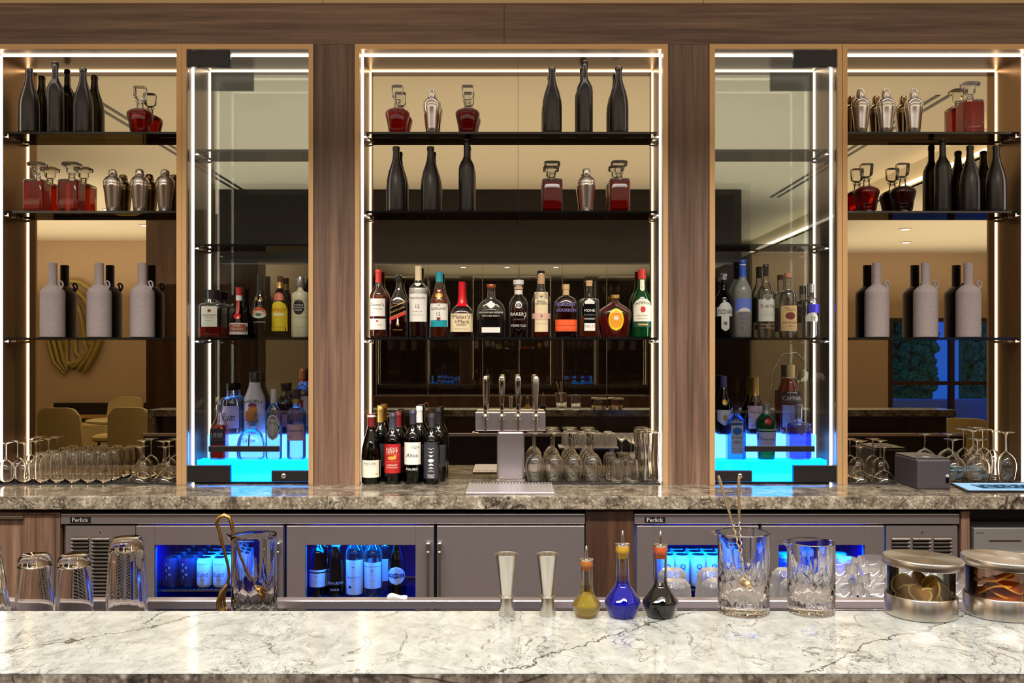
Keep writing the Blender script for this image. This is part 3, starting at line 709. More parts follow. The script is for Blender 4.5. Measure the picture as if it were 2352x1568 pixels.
B('square whisky bottle with a slanted black label and black cap', 916, 632, .079, 'square', clear, (dark_amber, .57), (.905, black),
  [('rect', .37, .52, .97, black_gloss, [('BLACK LABEL', .82, .5, gold_ink), ('@bar', .98, 1.0, gold, .012), ('@bar', .98, .0, gold, .012)], {'slope': .42}), ('rect', .315, .365, .97, red_cap, [], {'slope': .42}), ('rect', .07, .24, .5, None, [('12', .2, .8, gold_ink), ('SCOTCH WHISKY', .55, .3, gold_ink)]),
   ('rect', .18, .33, .2, None, [('@dot', .05, .85, white_ink, .022), ('@shield', .1, .45, white_ink, .09)])])
B('tall pale whisky bottle with a cream capsule and a long white label', 961, 611, .088, 'bulge', clear, (dark_amber, .24), (.80, cream),
  [('rect', .22, .69, .93, paper, [('THE', .12, .93, grey_ink, .014), ('MACALLAN', .76, .70, ink), ('12', .2, .45, ink), ('DOUBLE CASK', .5, .3, grey_ink), ('HIGHLAND SINGLE MALT', .6, .2, grey_ink)], {'taper': .05}),
   ('shield', .71, .76, .32, white_ink, [], {})])
B('amber whisky bottle with a teal cap and teal-edged white label', 1009, 625, .088, 'liv', clear, (amber, .74), (.85, teal),
  [('rect', .165, .515, .92, paper, [('THE', .16, .93, ink, .016), ('GLENLIVET', .8, .78, ink), ('12', .2, .55, ink), ('@bar', .94, .14, teal, .10), ('@shield', .2, .32, brown_ink, .06)]),
   ('oval', .60, .68, .4, gold, [])])
B('squat whisky bottle dipped in dripping red wax', 1061, 647, .104, 'maker', clear, (dark_amber, .47), (.56, red_wax),
  [('rect', .10, .425, .97, cream, [("Maker's", .74, .82, ink), ('Mark', .5, .56, ink, None, {'cx': .1}), ('WHISKY', .46, .37, ink), ('&', .1, .56, grey_ink, None, {'cx': -.24}), ('KENTUCKY STRAIGHT', .6, .16, grey_ink)])])
B('broad flask-shaped bourbon bottle with a copper stopper', 1128, 653, .132, 'flask', clear, (dark_amber, .34), (1.0, pb('copper_cap', rgb(176, 100, 66), .35, .6), (.32, .93, 1.0)),
  [('rect', .035, .335, .94, black_gloss, [('@bar', .64, .36, paper, .1)]), ('rect', .36, .54, .9, None, [('WOODFORD RESERVE', .84, .6, white_ink), ('DISTILLERS SELECT', .6, .25, white_ink), ('@shield', .26, 1.3, white_ink, .1)])])
B('rounded bourbon bottle with white stopper and painted white lettering', 1191, 643, .088, 'baker', clear, (dark_amber, .55), (.885, white_p),
  [('oval', .50, .61, .34, white_ink, [('@dot', .26, .5, black, .075), ('B', .11, .5, white_ink)]), ('rect', .18, .44, .9, None, [("BAKER'S", .84, .86, white_ink), ('BOURBON', .5, .5, grey_ink), ('7', .1, .62, white_ink, None, {'cx': .32}), ('YEARS OLD', .8, .1, white_ink)])],
  ring_=[(.75, .825, .0008, paper), (.84, .875, .0006, cork)])
B('bourbon bottle wearing a long paper bib and a banded waist', 1243, 622, .086, 'basil', clear, (red_spirit, .42), (.965, black),
  [('rect', .085, .68, .70, cream, [('BASIL', .44, .76, ink), ("HAYDEN'S", .8, .70, ink), ('@dot', .2, .88, grey_ink, .03), ('BOURBON WHISKEY', .7, .3, grey_ink), ('KENTUCKY STRAIGHT', .7, .2, grey_ink)], {'off': .0012}),
   ('rect', .28, .36, .98, pb('pink_paper', rgb(226, 178, 160), .6), [('8', .1, .5, ink)], {'off': .002})], ring_=[(.80, .955, .0007, pb('tan_seal', rgb(196, 160, 122), .6))])
B('dark amber flask bottle with an orange label low on its front', 1300, 653, .105, 'bullet', clear, (dark_amber, .72), None,
  [('rect', .115, .335, .95, orange, [('FRONTIER WHISKEY', .76, .5, brown_ink), ('@bar', .9, .12, red_ink, .01)]), ('rect', .36, .68, .8, None, [('BULLEIT', .84, .82, lilac_ink), ('BOURBON', .84, .46, lilac_ink)])], ring_=[(.80, 1.0, .0012, cork)])
B('square-shouldered clear whiskey bottle with a tall black label', 1353, 641, .087, 'boxy', clear, (amber, .36), (.985, black),
  [('rect', .20, .69, .62, black_gloss, [('@arch', .5, .84, white_ink, .08), ('MONK', .88, .53, white_ink), ('BOURBON', .8, .38, grey_ink), ('WHISKEY', .86, .24, white_ink)]), ('rect', .115, .245, .56, paper, [('No 11', .5, .6, grey_ink)], {'off': .0008})], ring_=[(.88, .975, .0007, cork)])
B('crown-shaped whisky decanter bottle with a yellow emblem', 1413, 677, .15, 'crown', clear, (red_spirit, .50), (.90, gold),
  [('oval', .16, .68, .46, yellow, [('@dot', .40, .5, colr('amber_print', 236, 160, 40), .40), ('@arch', .16, .80, red_ink, .09), ('@bar', .28, .70, brown_ink, .02), ('@dot', .16, .56, cream2, .10), ('@bar', .32, .38, brown_ink, .010), ('@bar', .28, .26, brown_ink, .008)]), ('rect', .845, .87, .3, None, [])])
B('green glass whiskey bottle with a red cap and arched cream label', 1474, 619, .09, 'jame', green_glass, None, (.86, red_cap),
  [('arch', .235, .57, .9, cream2, [('JAMESON', .84, .80, ink, .05, {'arc': 6}), ('@dot', .26, .52, red_ink, .09), ('IRISH WHISKEY', .6, .25, grey_ink), ('TRIPLE DISTILLED', .6, .12, grey_ink)]), ('rect', .155, .225, .93, pb('dark_green_paper', rgb(24, 74, 62), .5), [('@bar', .5, .5, gold_ink, .02)]), ('shield', .68, .85, .22, cream2, [('@dot', .1, .3, gold_ink, .02)])])
# left cabinet, upper shelf
B('square almond liqueur bottle with a wide black cap', 489, 664, .104, 'disar', clear, (red_spirit, .22), (1.0, black, (.66, .80, .98)),
  [('rect', .22, .64, .68, cream2, [('DISARONNO', .86, .56, ink), ('@dot', .16, .78, brown_ink, .06), ('ORIGINALE', .4, .44, grey_ink), ('AMARETTO', .3, .3, grey_ink)]), ('rect', .86, .92, .1, None, [])], ring_=[(.7, .72, .0, clear)])
B('red-capped round liqueur bottle with a ribbon and wax seal', 549, 660, .086, 'grand', dark_glass, (red_spirit, .5), (.84, red_cap),
  [('rect', .06, .29, .98, paper, [('@bar', .86, .56, colr('rust_paper', 180, 96, 66), .15), ('Grand', .4, .78, white_ink), ('Marnier', .7, .5, white_ink), ('@bar', .6, .26, grey_ink, .01)]), ('oval', .36, .48, .4, red_wax, []), ('rect', .46, .74, .16, colr('ribbon_red', 206, 60, 52), []), ], ring_=[(.74, .84, .0009, paper)])
B('dark cream liqueur bottle with a landscape oval label', 598, 630, .072, 'bail', dark_glass, None, (.8, black_gloss),
  [('arch', .36, .48, .96, colr('burnt_orange_paper', 206, 84, 40), [('BAILEYS', .8, .42, cream2)]), ('oval', .30, .42, .86, cream2, [('@dot', .4, .5, colr('moss_ink', 80, 120, 80), .05)]), ('rect', .22, .27, .8, None, [('THE ORIGINAL', .8, .5, white_ink)]), ('rect', .58, .64, .6, None, [('RA', .5, .5, gold_ink)])])
B('coffee liqueur bottle with a bright yellow label', 643, 634, .074, 'kahl', dark_glass, None, (.80, colr('brown_foil', 84, 50, 30, .3)),
  [('arch', .105, .585, .98, yellow, [('KAHLUA', .8, .72, red_ink, .06, {'shear': .2}), ('@bar', .62, .56, white_ink, .035), ('LICOR DE CAFE', .6, .44, gold_ink), ('RUM AND COFFEE', .62, .12, brown_ink)]), ('arch', .60, .73, .6, colr('copper_paper', 200, 100, 70), [])], ring_=[(.8, .9, .0012, gold)])
B('cream bamboo-shaped ginger liqueur bottle with a black oval label', 690, 636, .082, 'ribs', pb('cream_glaze', rgb(214, 204, 170), .35), None, (1.0, silver, (.36, .83, 1.0)),
  [('oval', .37, .63, .62, black, [('DOMAINE', .52, .62, white_ink), ('DE CANTON', .56, .46, white_ink), ('GINGER', .4, .3, white_ink)])])
# left cabinet, riser
ZL, ZU = T1+.0004, T2+.0004
B('small amber tequila bottle with a dark label and silver stopper', 504, 928, .070, 'square', clear, (red_spirit, .62), (.85, silver), [('rect', .27, .56, .98, colr('dark_slate_paper', 52, 40, 60), [('1800', .72, .62, white_ink), ('TEQUILA', .4, .25, grey_ink)])], D=DL, zb=ZL)
B('squat clear tequila bottle with a round cork stopper', 577, 943, .122, 'patron', clear, (clear_liquid, .5), (1.0, colr('orange_cork', 216, 140, 72, .6), (.42, .79, 1.0)), [('rect', .25, .48, .1, None, [('@bar', .06, .5, lilac_ink, .3)]), ('rect', .3, .5, .5, None, [('Silver', .5, .5, lilac_ink)])], D=DL, zb=ZL)
B('oval clear tequila bottle with a round grey badge', 629, 893, .076, 'oval', clear, (clear_liquid, .7), (.8, white_p), [('oval', .27, .64, .8, white_ink, [('@dot', .66, .5, grey_ink, .32), ('@dot', .62, .5, white_ink, .29), ('Casa', .36, .68, ink), ('@bar', .76, .5, ink, .06), ('NOBLE', .6, .5, white_ink)]), ('rect', .68, .82, .5, None, [])], D=DL, zb=ZL)
B('clear tequila bottle with a pale pink lower label', 681, 893, .086, 'absol', clear, (clear_liquid, .6), (.86, colr('navy_cap', 40, 34, 60, .3)), [('rect', .27, .5, .9, pb('blush_paper', rgb(222, 180, 206), .6), [('Cazadores', .8, .62, ink), ('@bar', .3, .2, red_ink, .01, {'cx': -.28})]), ('rect', .52, .75, .6, None, [('@shield', .5, .5, colr('stag_ink', 96, 70, 130), .2)])], D=DL, zb=ZL, ring_=[(.80, .86, .001, gold)])
B('white rum bottle with a script label and black stopper', 530, 880, .096, 'absol', clear, (clear_liquid, .62), (.86, black_gloss), [('rect', .12, .56, .9, pb('lilac_paper', rgb(206, 196, 236), .6), [('Rum', .6, .5, ink, .16, {'shear': .3})])], D=DU, zb=ZU)
B('opaque white coconut rum bottle with a palm sunset picture', 585, 854, .098, 'malib', pb('white_bottle_coating', rgb(226, 222, 236), .35), None, (.835, black), [('rect', .2, .62, .9, None, [('MALIBU', .8, .80, ink, .05, {'arc': 5}), ('@dot', .44, .48, colr('sunset_orange', 236, 150, 70), .12), ('@dot', .4, .64, colr('palm_purple', 120, 60, 100), .07), ('@arch', .5, .12, colr('sunset_orange', 236, 150, 70), .11), ('RUM', .3, -.1, lilac_ink)])], D=DU, zb=ZU)
B('dark rum bottle half hidden behind the round grey badge bottle', 652, 880, .078, 'round', clear, (dark_amber, .6), (.84, black_gloss), [('rect', .15, .4, .9, pb('rum_paper', rgb(196, 120, 150), .6), [('XO', .3, .5, white_ink)])], D=DU, zb=ZU)
B('clear gin bottle with a copper top and a red figure on its white label', 694, 846, .082, 'round', clear, (clear_liquid, .6), (.84, pb('copper_foil', rgb(216, 140, 84), .35, .5)), [('rect', .12, .58, .94, pb('soft_white_paper', rgb(240, 226, 232), .6), [('@shield', .34, .62, red_ink, .24), ('GIN', .4, .2, red_ink)])], D=DU, zb=ZU, ring_=[(.80, .84, .0009, red_cap)])
# right cabinet, upper shelf
B('black liqueur bottle with a winged white label', 1662, 628, .080, 'tall', dark_glass, None, (.9, silver), [('rect', .33, .47, .98, white_ink, [('ZODIAN', .9, .5, ink, .07)]), ('shield', .10, .34, .46, white_ink, [('@dot', .2, .5, grey_ink, .06)]), ('arch', .46, .55, .7, white_ink, [])])
B('tall frosted vodka bottle with a blue sky scene and blue cap', 1706, 597, .080, 'goose', frosted, (clear_liquid, .6), (.78, blue_foil), [('rect', .34, .50, .92, pb('sky_blue_print', rgb(110, 130, 225), .5), [('@arch', .9, .1, white_ink, .05)]), ('rect', .10, .33, .9, None, [('GREY', .4, .9, lilac_ink, None, {'cx': -.1}), ('GOOSE', .56, .62, lilac_ink), ('VODKA', .4, .4, lilac_ink), ('@dot', .08, .1, ink, .014, {'cx': -.14}), ('@dot', .08, .1, white_ink, .014), ('@dot', .08, .1, red_ink, .014, {'cx': .14})])], ring_=[(.93, .945, .0012, white_p)])
B('clear vodka bottle with a long white label and crest', 1759, 607, .078, 'round', clear, (clear_liquid, .6), (.84, black_gloss), [('rect', .22, .52, .95, paper, [('K', .16, .70, red_ink, .06, {'cx': -.3}), ('etel One', .56, .70, ink, .05, {'cx': .1}), ('@bar', .7, .42, grey_ink, .003), ('@bar', .7, .34, grey_ink, .003), ('@bar', .7, .26, grey_ink, .003)]), ('rect', .50, .58, .5, paper, [('@shield', .5, .5, grey_ink, .07)]), ('rect', .10, .20, .9, None, [('@bar', .9, .8, pb('copper_print', rgb(190, 130, 90), .4, .5), .012), ('@bar', .9, .3, pb('copper_print', rgb(190, 130, 90), .4, .5), .012), ('@dot', .26, .55, grey_ink, .07)])])
B('vodka bottle with a kraft paper label and a brown round seal', 1810, 627, .080, 'absol', clear, (clear_liquid, .7), (.93, pb('copper_top', rgb(216, 150, 120), .35, .3)), [('rect', .10, .49, .94, pb('kraft_paper', rgb(238, 196, 142), .6), [("Tito's", .66, .86, brown_ink, .06, {'shear': .25}), ('@dot', .56, .60, brown_ink, .115), ('Handmade', .76, .34, brown_ink, None, {'shear': .3}), ('VODKA', .34, .2, brown_ink)])])
B('clear vodka bottle with a deep blue patch and silver cap', 1862, 652, .076, 'absol', clear, (clear_liquid, .6), (.84, silver), [('rect', .46, .62, .7, pb('ultramarine_print', rgb(50, 44, 215), .5), [], {'cx': .1}), ('arch', .30, .46, .7, white_ink, [('77', .3, .3, grey_ink)], {'cx': -.06}), ('oval', .64, .73, .3, silver, [])])
# right cabinet, riser
B('pale blue gin bottle with a tall white label', 1690, 932, .082, 'bombay', blue_glass, (clear_liquid, .6), (.86, colr('navy_stopper', 30, 26, 70, .3)), [('rect', .10, .72, .66, pb('ice_paper', rgb(190, 205, 240), .6), [('BOMBAY', .8, .9, ink, .045), ('@dot', .5, .70, colr('azure_print', 40, 110, 215), .14), ('SAPPHIRE', .8, .5, ink, .04), ('GIN', .4, .36, ink), ('@bar', .6, .24, grey_ink, .006), ('@bar', .6, .16, grey_ink, .006), ('@bar', .6, .08, grey_ink, .006)])], D=DL, zb=ZL)
B('green gin bottle with a red round seal and white lower label', 1760, 928, .090, 'tanq', green_glass, None, (.83, silver), [('rect', .24, .50, .92, pb('mist_paper', rgb(208, 200, 232), .6), [('Tanqueray', .82, .5, ink, None, {'shear': .3}), ('LONDON DRY', .5, .22, grey_ink)]), ('oval', .62, .76, .34, red_wax, []), ('rect', .53, .55, .92, white_ink, [])], D=DL, zb=ZL)
B('square crystal gin bottle with a violet embossed front', 1834, 928, .098, 'boxy', clear, (violet_liquid, .5), (.74, silver), [('rect', .30, .62, .6, None, [('@shield', .4, .75, lilac_ink, .18)])], D=DL, zb=ZL)
B('dark liqueur bottle with a violet capsule and pale shield label', 1662, 863, .072, 'camp', dark_glass, None, (.80, colr('violet_foil', 96, 84, 150, .35)), [('shield', .15, .42, .9, white_ink, [('@dot', .3, .5, gold_ink, .1)]), ('oval', .5, .6, .36, gold, [])], D=DU, zb=ZU)
B('round-bellied cognac bottle with a long gold capsule', 1735, 866, .092, 'cogn', clear, (dark_amber, .55), (.68, gold), [('rect', .10, .50, .82, pb('vintage_paper', rgb(228, 208, 226), .6), [('Hennessy', .8, .72, brown_ink, None, {'shear': .2}), ('VS', .26, .36, brown_ink), ('@bar', .6, .16, grey_ink, .01)])], D=DU, zb=ZU)
B('tall red bitter aperitif bottle with a cream capsule', 1816, 838, .094, 'camp', clear, (red_spirit, .8), (.82, pb('straw_foil', rgb(222, 190, 130), .4)), [('rect', .44, .62, .98, colr('midnight_paper', 30, 22, 40), [('CAMPARI', .9, .45, white_ink, .06), ('@bar', .5, .9, white_ink, .008)]), ('rect', .1, .42, .9, pb('pale_sky_paper', rgb(160, 180, 236), .6), [])], D=DU, zb=ZU)
# decorative black bottles, decanters, shakers, jugs on the niche shelves
Z1, Z2 = SHZ[0]+.0004, SHZ[1]+.0004
def black_bottle(lab, px, ytop, z, tallish=False, grp=None):
    h = PZ(ytop, 4.292)-z
    t = thing('black_bottle', lab, 'bottle', (PX(px, 4.292), 4.292, z), grp)
    hw = .0375 if tallish else .045
    body = Body([(r[0]*hw, r[1]*(h-.003))+tuple(r[2:]) for r in O['wine' if tallish else 'burg']])
    obj('bottle_body', MB().lathe(body.sub(0, h-.003), 36), matte_black, t)
    obj('cork', MB().lathe([(.0105, 0), (.0105, .0028), (.009, .003)], 16, z=h-.003), cork, t)
    return t
side = {'L1': 'top shelf above the tequila side niche', }
for px, yt, z, tl, lab in [
    (67, 157, Z1, 0, 'matte black wine bottle nearest the bright light strip, beside the ceiling-high black bottle'), (127, 142, Z1, 1, 'tall straight-shouldered matte black bottle between two sloping ones above the square decanters'), (191, 156, Z1, 0, 'sloping matte black bottle closest to the lone round decanter'),
    (1268, 155, Z1, 0, 'sloping matte black bottle above the first square decanter of the centre niche'), (1343, 140, Z1, 1, 'tall straight matte black bottle above the lone shaker of the centre niche'), (1421, 153, Z1, 0, 'sloping matte black bottle at the light strip end of the trio'),
    (910, 336, Z2, 0, 'sloping matte black bottle under the round decanter next to the light strip'), (989, 336, Z2, 0, 'sloping matte black bottle directly under the centre shaker'), (1072, 321, Z2, 1, 'tall square-shouldered matte black bottle under the second round decanter'),
    (2165, 320, Z2, 1, 'tall straight matte black bottle beside the dark round decanter in the niche over the printer'), (2228, 334, Z2, 0, 'sloping matte black bottle, middle of three over the printer niche jugs'), (2288, 334, Z2, 0, 'sloping matte black bottle against the light strip of the niche over the printer')]:
    black_bottle(lab, px, yt, z, tl, 'matte black display bottles')
def round_decanter(lab, px, yt, z, liq):
    h = PZ(yt, 4.292)-z
    t = thing('decanter', lab, 'decanter', (PX(px, 4.292), 4.292, z), 'round-shouldered glass decanters')
    k = h/.219
    pr = [(.030, 0, 2), (.034, .003, 2), (.040, .012, 1.5), (.046, .05, 1), (.0555, .085, .6), (.0555, .095, .5), (.050, .105, .4), (.034, .114, 0), (.018, .121), (.014, .127), (.015, .148), (.022, .152), (.022, .156)]
    obj('glass_body', MB().shell([(1e-5, .001)]+[(a, b*k)+tuple(c) for a, b, *c in pr], 40), crystal, t)
    obj('liquid', MB().lathe([((a*.90), b*k)+tuple(c) for a, b, *c in [(.033, .013, 1.5)]+pr[3:8]], 40), liq, t)
    obj('stopper', MB().lathe([(.010, .140*k), (.011, .156*k), (.021, .166*k, 4), (.024, .172*k, 4), (.0265, h-.003, 4), (.025, h, 4)], 24), crystal, t)
    return t
def square_decanter(lab, px, yt, z, liq, dk=1):
    h = PZ(yt, 4.292)-z
    t = thing('decanter', lab, 'decanter', (PX(px, 4.292), 4.292, z), 'square glass decanters')
    k = h/.232; H = .150*k
    obj('glass_body', MB().shell([(1e-5, .001), (.040, .0, 9), (.0455, .002, 9), (.0465, .01, 9), (.0465, H-.008, 9), (.044, H-.002, 8), (.036, H+.001, 6), (.018, H+.003), (.0145, H+.008), (.0145, H+.024), (.021, H+.028), (.021, H+.031)], 48), crystal, t)
    obj('liquid', MB().lathe([(.0425, .014, 9), (.0425, H-.012, 9)], 48), liq, t)
    s0 = H+.031
    obj('stopper', MB().lathe([(.010, H+.012), (.012, H+.031), (.022, H+.038, 1), (.022, h-.022*k, 1), (.036, h-.018*k, 3), (.038, h-.004, 3), (.034, h, 3)], 16), crystal, t, smooth=False)
    return t
round_decanter('round-shouldered decanter of red spirit alone beside three black bottles on the highest shelf', 322, 200, Z1, red_spirit)
round_decanter('bright red round-shouldered decanter next to the light strip on the top centre shelf', 913, 198, Z1, red_spirit)
round_decanter('darker red round-shouldered decanter right of the centre shaker', 1074, 198, Z1, liquid('ruby_spirit', (.8, .09, .03, 1), rgb(205, 26, 12), .5))
ruby = bpy.data.materials['ruby_spirit']
round_decanter('ruby round-shouldered decanter at the champagne frame edge of the printer niche', 1990, 377, Z2, ruby)
round_decanter('almost black-red round-shouldered decanter under the shakers of the printer niche', 2073, 376, Z2, deep_red_spirit)
square_decanter('square red decanter right beside the light strip on the second shelf', 86, 374, Z2, red_spirit)
square_decanter('square red decanter between its twin and the row of three shakers', 165, 374, Z2, red_spirit)
square_decanter('square red decanter left of the lone shaker in the centre niche', 1268, 372, Z2, ruby)
square_decanter('square red decanter right of the lone shaker in the centre niche', 1422, 371, Z2, ruby)
square_decanter('taller orange-red square decanter at the end of the top shelf with three shakers', 2228, 191, Z1, red_spirit)
def shaker(lab, px, yt, z):
    h = PZ(yt, 4.292)-z; k = h/.205
    t = thing('cocktail_shaker', lab, 'shaker', (PX(px, 4.292), 4.292, z), 'polished cobbler shakers')
    obj('tin', MB().lathe([(.024, 0), (.0265, .003), (.030, .03), (.036, .085), (.041, .118), (.0415, .128), (.0405, .131)], 40), bright_steel, t)
    obj('strainer_top', MB().lathe([(.0415, .1312), (.042, .136), (.040, .146), (.033, .158), (.024, .165), (.019, .168)], 40), bright_steel, t)
    obj('cap', MB().lathe([(.0195, .1682), (.0205, .171), (.0195, .190), (.016, .200*k), (.009, h-.001), (.003, h)], 32), bright_steel, t)
    return t
for px, yt, z, lab in [(992, 206, Z1, 'polished shaker between two round decanters on the top centre shelf'), (1347, 386, Z2, 'polished shaker between two square decanters in the centre niche'),
    (259, 389, Z2, 'polished shaker nearest the square decanters on the second shelf'), (321, 388, Z2, 'polished shaker in the middle of three under the lone round decanter'), (379, 389, Z2, 'polished shaker touching the niche edge, farthest from the square decanters'),
    (1977, 204, Z1, 'polished shaker by the champagne frame on the top shelf over the round decanters'), (2035, 204, Z1, 'middle polished shaker of the top shelf trio in the printer niche'), (2099, 204, Z1, 'polished shaker nearest the tall square decanter on the top shelf')]:
    shaker(lab, px, yt, z)
stoneware = pb('grey_stoneware', rgb(150, 138, 140), .85)
sn = noise(stoneware, coords(stoneware, (1, 1, 3)), 260, 3); bmp = N(stoneware, 'ShaderNodeBump'); bmp.inputs['Strength'].default_value = .35; bmp.inputs['Distance'].default_value = .002
L(stoneware, sn.outputs[0], bmp.inputs['Height']); L(stoneware, bmp.outputs[0], stoneware.node_tree.nodes['Principled BSDF'].inputs['Normal'])
L(stoneware, ramp(stoneware, sn.outputs[0], [(.3, rgb(118, 106, 110)), (.7, rgb(168, 156, 156))]).outputs[0], stoneware.node_tree.nodes['Principled BSDF'].inputs['Base Color'])
def jug(lab, px, px_body):
    t = thing('stoneware_jug', lab, 'jug', (PX(px_body, 4.292), 4.292, Z3), 'grey stoneware jugs')
    nx = PX(px, 4.292)-PX(px_body, 4.292)
    m = MB().lathe([(.049, 0), (.0535, .003), (.054, .02), (.0535, .20), (.052, .212), (.046, .221), (.033, .234), (.0215, .242), (.0195, .25), (.0195, .338), (.0185, .342), (.015, .343), (.015, .33)], 40)
    obj('jug_body', m, stoneware, t)
    pts = []
    for i in range(13):
        a = -PI*.75+i/12*PI*1.45
        pts.append((.040+.0145*math.cos(a)*.9, -.012, .2375+.0165*math.sin(a)+.004))
    obj('handle', MB().tube([(.030, -.008, .233)]+pts[2:]+[(.047, -.012, .220)], .0042, 10), stoneware, t)
    return t
for px, lab in [(121, 'grey stoneware jug nearest the light strip on the shelf over the hanging glasses'), (228, 'middle grey stoneware jug under the square decanters'), (327, 'grey stoneware jug nearest the champagne frame under the three shakers'),
                (2014, 'grey stoneware jug nearest the champagne frame in the printer niche'), (2126, 'middle grey stoneware jug above the receipt printer'), (2224, 'grey stoneware jug beside the light strip in the printer niche')]:
    jug(lab, px, px)
# ================================================================== wine bottles on the counter
ZC = CZ+.0004
def wine(lab, px, ytop, w, outline, gl, cap, labels, D, ref=None, **k):
    X = PX(px, 4.185)
    return bottle('wine_bottle', lab, 'wine bottle', px, ytop, w, outline, gl, None, cap, labels, D=D, zb=ZC, x=X, group=None, **k)
pewter = pb('pewter_foil', rgb(84, 82, 96), .35, .6); wine_red = colr('burgundy_foil', 120, 24, 30, .35); black_foil = colr('black_foil', 26, 24, 28, .3)
crimson = colr('crimson_paper', 176, 22, 26, .55); charcoal_p = colr('charcoal_paper', 46, 46, 54, .6)
W0, W1 = 4.192, 4.288
wine('wine bottle with a plain cream label and red capsule, nearest the light strip', 852, 950, .086, 'burg', olive_glass, (.82, wine_red), [('rect', .10, .345, .98, cream2, [('MEIOMI', .6, .8, grey_ink), ('@bar', .5, .66, grey_ink, .002), ('@dot', .14, .2, gold_ink, .02, {'cx': .34})])], W0, ring_=[(.955, .985, .0012, white_p)])
wine('wine bottle with a red label bearing a golden lion', 902, 947, .076, 'wine', olive_glass, (.76, pewter), [('rect', .155, .565, .97, crimson, [('HESS', .66, .82, cream2, .05), ('SELECT', .66, .72, cream2, .03), ('@bar', .8, .64, gold_ink, .003), ('@dot', .5, .52, gold_ink, .05), ('@dot', .16, .58, gold_ink, .04, {'cx': .18}), ('@bar', .8, .4, gold_ink, .003), ('CABERNET', .66, .28, cream2), ('SAUVIGNON', .66, .2, cream2)])], W0)
wine('wine bottle with a white label and a sketched mountain', 948, 940, .078, 'wine', olive_glass, (.80, pewter), [('rect', .265, .565, .93, paper, [('Altos', .66, .42, ink, .05, {'shear': .2}), ('@shield', .4, .72, grey_ink, .012, {'cx': .18}), ('@dot', .3, .8, grey_ink, .008, {'cx': .2})]), ('rect', .17, .24, .8, None, [('MALBEC', .66, .5, white_ink)])], W0)
wine('black-labelled wine bottle showing a column of moon phases', 991, 950, .074, 'wine', dark_glass, (.80, charcoal_p), [('rect', .08, .60, .98, charcoal_p,
     [('@dot', .34, .5, white_ink, .052)]+[('@shield', .34, z, white_ink, h_) for z, h_ in ((.62, .026), (.72, .018), (.81, .012))]+[('@arch', .34, z, white_ink, h_) for z, h_ in ((.39, .026), (.30, .018), (.22, .012))]+[('TWENTY', .5, .1, white_ink), ('ACRES', .4, .05, white_ink)])], W0)
for px, yt, lab in [(866, 931, 'wine bottle in the rear row behind the cream-labelled one'), (908, 945, 'wine bottle in the rear row behind the golden lion label'), (958, 932, 'wine bottle in the rear row behind the sketched mountain label'), (1003, 936, 'wine bottle in the rear row behind the moon phases, with a small steel strainer beyond')]:
    wine(lab, px, yt, .076, 'wine', dark_glass, (.78, {866: gold, 908: wine_red, 958: white_p, 1003: black_foil}[px]), [('rect', .2, .5, .9, charcoal_p, [])], W1)
# ================================================================== stemware, one prototype of each kind
def solidify(o, th=.002):
    md = o.modifiers.new('wall', 'SOLIDIFY'); md.thickness = th; md.offset = -1
def lathe_set(name, lab, cat, grp, parts):
    t = thing(name, lab, cat, (0, 0, -5), grp)
    for pn, prof, m, n_, cl in parts:
        closed = pn in ('stem', 'foot', 'thick_base')
        if pn == 'thick_base': continue
        prof = [(max(p[0], .0001),)+tuple(p[1:]) for p in prof]
        o = obj(pn, MB().lathe(prof, n_) if closed else MB().shell(prof, n_), m, t)
        if not closed: solidify(o)
    return t
gls = solid_glass('stemware_glass', (1, 1, 1, 1), 1.45)
protos = {}
def proto(k, name, cat, parts): protos[k] = [lathe_set(name, '', cat, None, parts), False]
proto('wine', 'wine_glass', 'wine glass', [('bowl', [(.032, 0), (.0325, .001), (.038, .03), (.0425, .06), (.0425, .078), (.037, .1), (.026, .118), (.012, .130), (.005, .135)], gls, 24, 0),
    ('stem', [(.005, .135), (.0036, .150), (.0034, .195), (.0048, .211)], gls, 10, 0), ('foot', [(.0048, .211), (.014, .2175), (.036, .2205), (.0375, .222), (.036, .2225), (.0001, .2225)], gls, 28, 0)])
proto('flute', 'wine_glass', 'wine glass', [('bowl', [(.030, 0), (.035, .02), (.0385, .045), (.037, .065), (.026, .085), (.012, .096), (.005, .10)], gls, 22, 0),
    ('stem', [(.005, .10), (.0034, .115), (.0034, .158), (.005, .168)], gls, 10, 0), ('foot', [(.005, .168), (.014, .1725), (.032, .1755), (.033, .177), (.0001, .1775)], gls, 24, 0)])
proto('tumbler', 'stemless_glass', 'glass', [('bowl', [(.031, 0), (.033, .02), (.0345, .05), (.033, .09), (.029, .12), (.0255, .132), (.0001, .133)], gls, 22, 0), ('thick_base', [(.022, .127), (.0248, .131), (.0001, .128)], gls, 22, 0)])
proto('coupe', 'coupe_glass', 'cocktail glass', [('bowl', [(.054, 0), (.0545, .001), (.050, .014), (.036, .032), (.018, .046), (.006, .054)], gls, 28, 0),
    ('stem', [(.006, .054), (.0036, .070), (.0036, .135), (.005, .148)], gls, 10, 0), ('foot', [(.005, .148), (.014, .153), (.034, .1565), (.0355, .158), (.0001, .1585)], gls, 26, 0)])
proto('balloon', 'wine_glass', 'wine glass', [('bowl', [(.040, 0), (.0405, .001), (.050, .03), (.055, .055), (.053, .075), (.040, .098), (.02, .113), (.006, .12)], gls, 28, 0),
    ('stem', [(.006, .12), (.0038, .132), (.0036, .172), (.005, .18)], gls, 10, 0), ('foot', [(.005, .18), (.014, .186), (.038, .1895), (.04, .191), (.0001, .1915)], gls, 28, 0)])
def fl(r, t, h): return r*(1+.035*math.cos(12*t))
protos['rocks'] = [lathe_set('rocks_glass', '', 'glass', None, []), False]
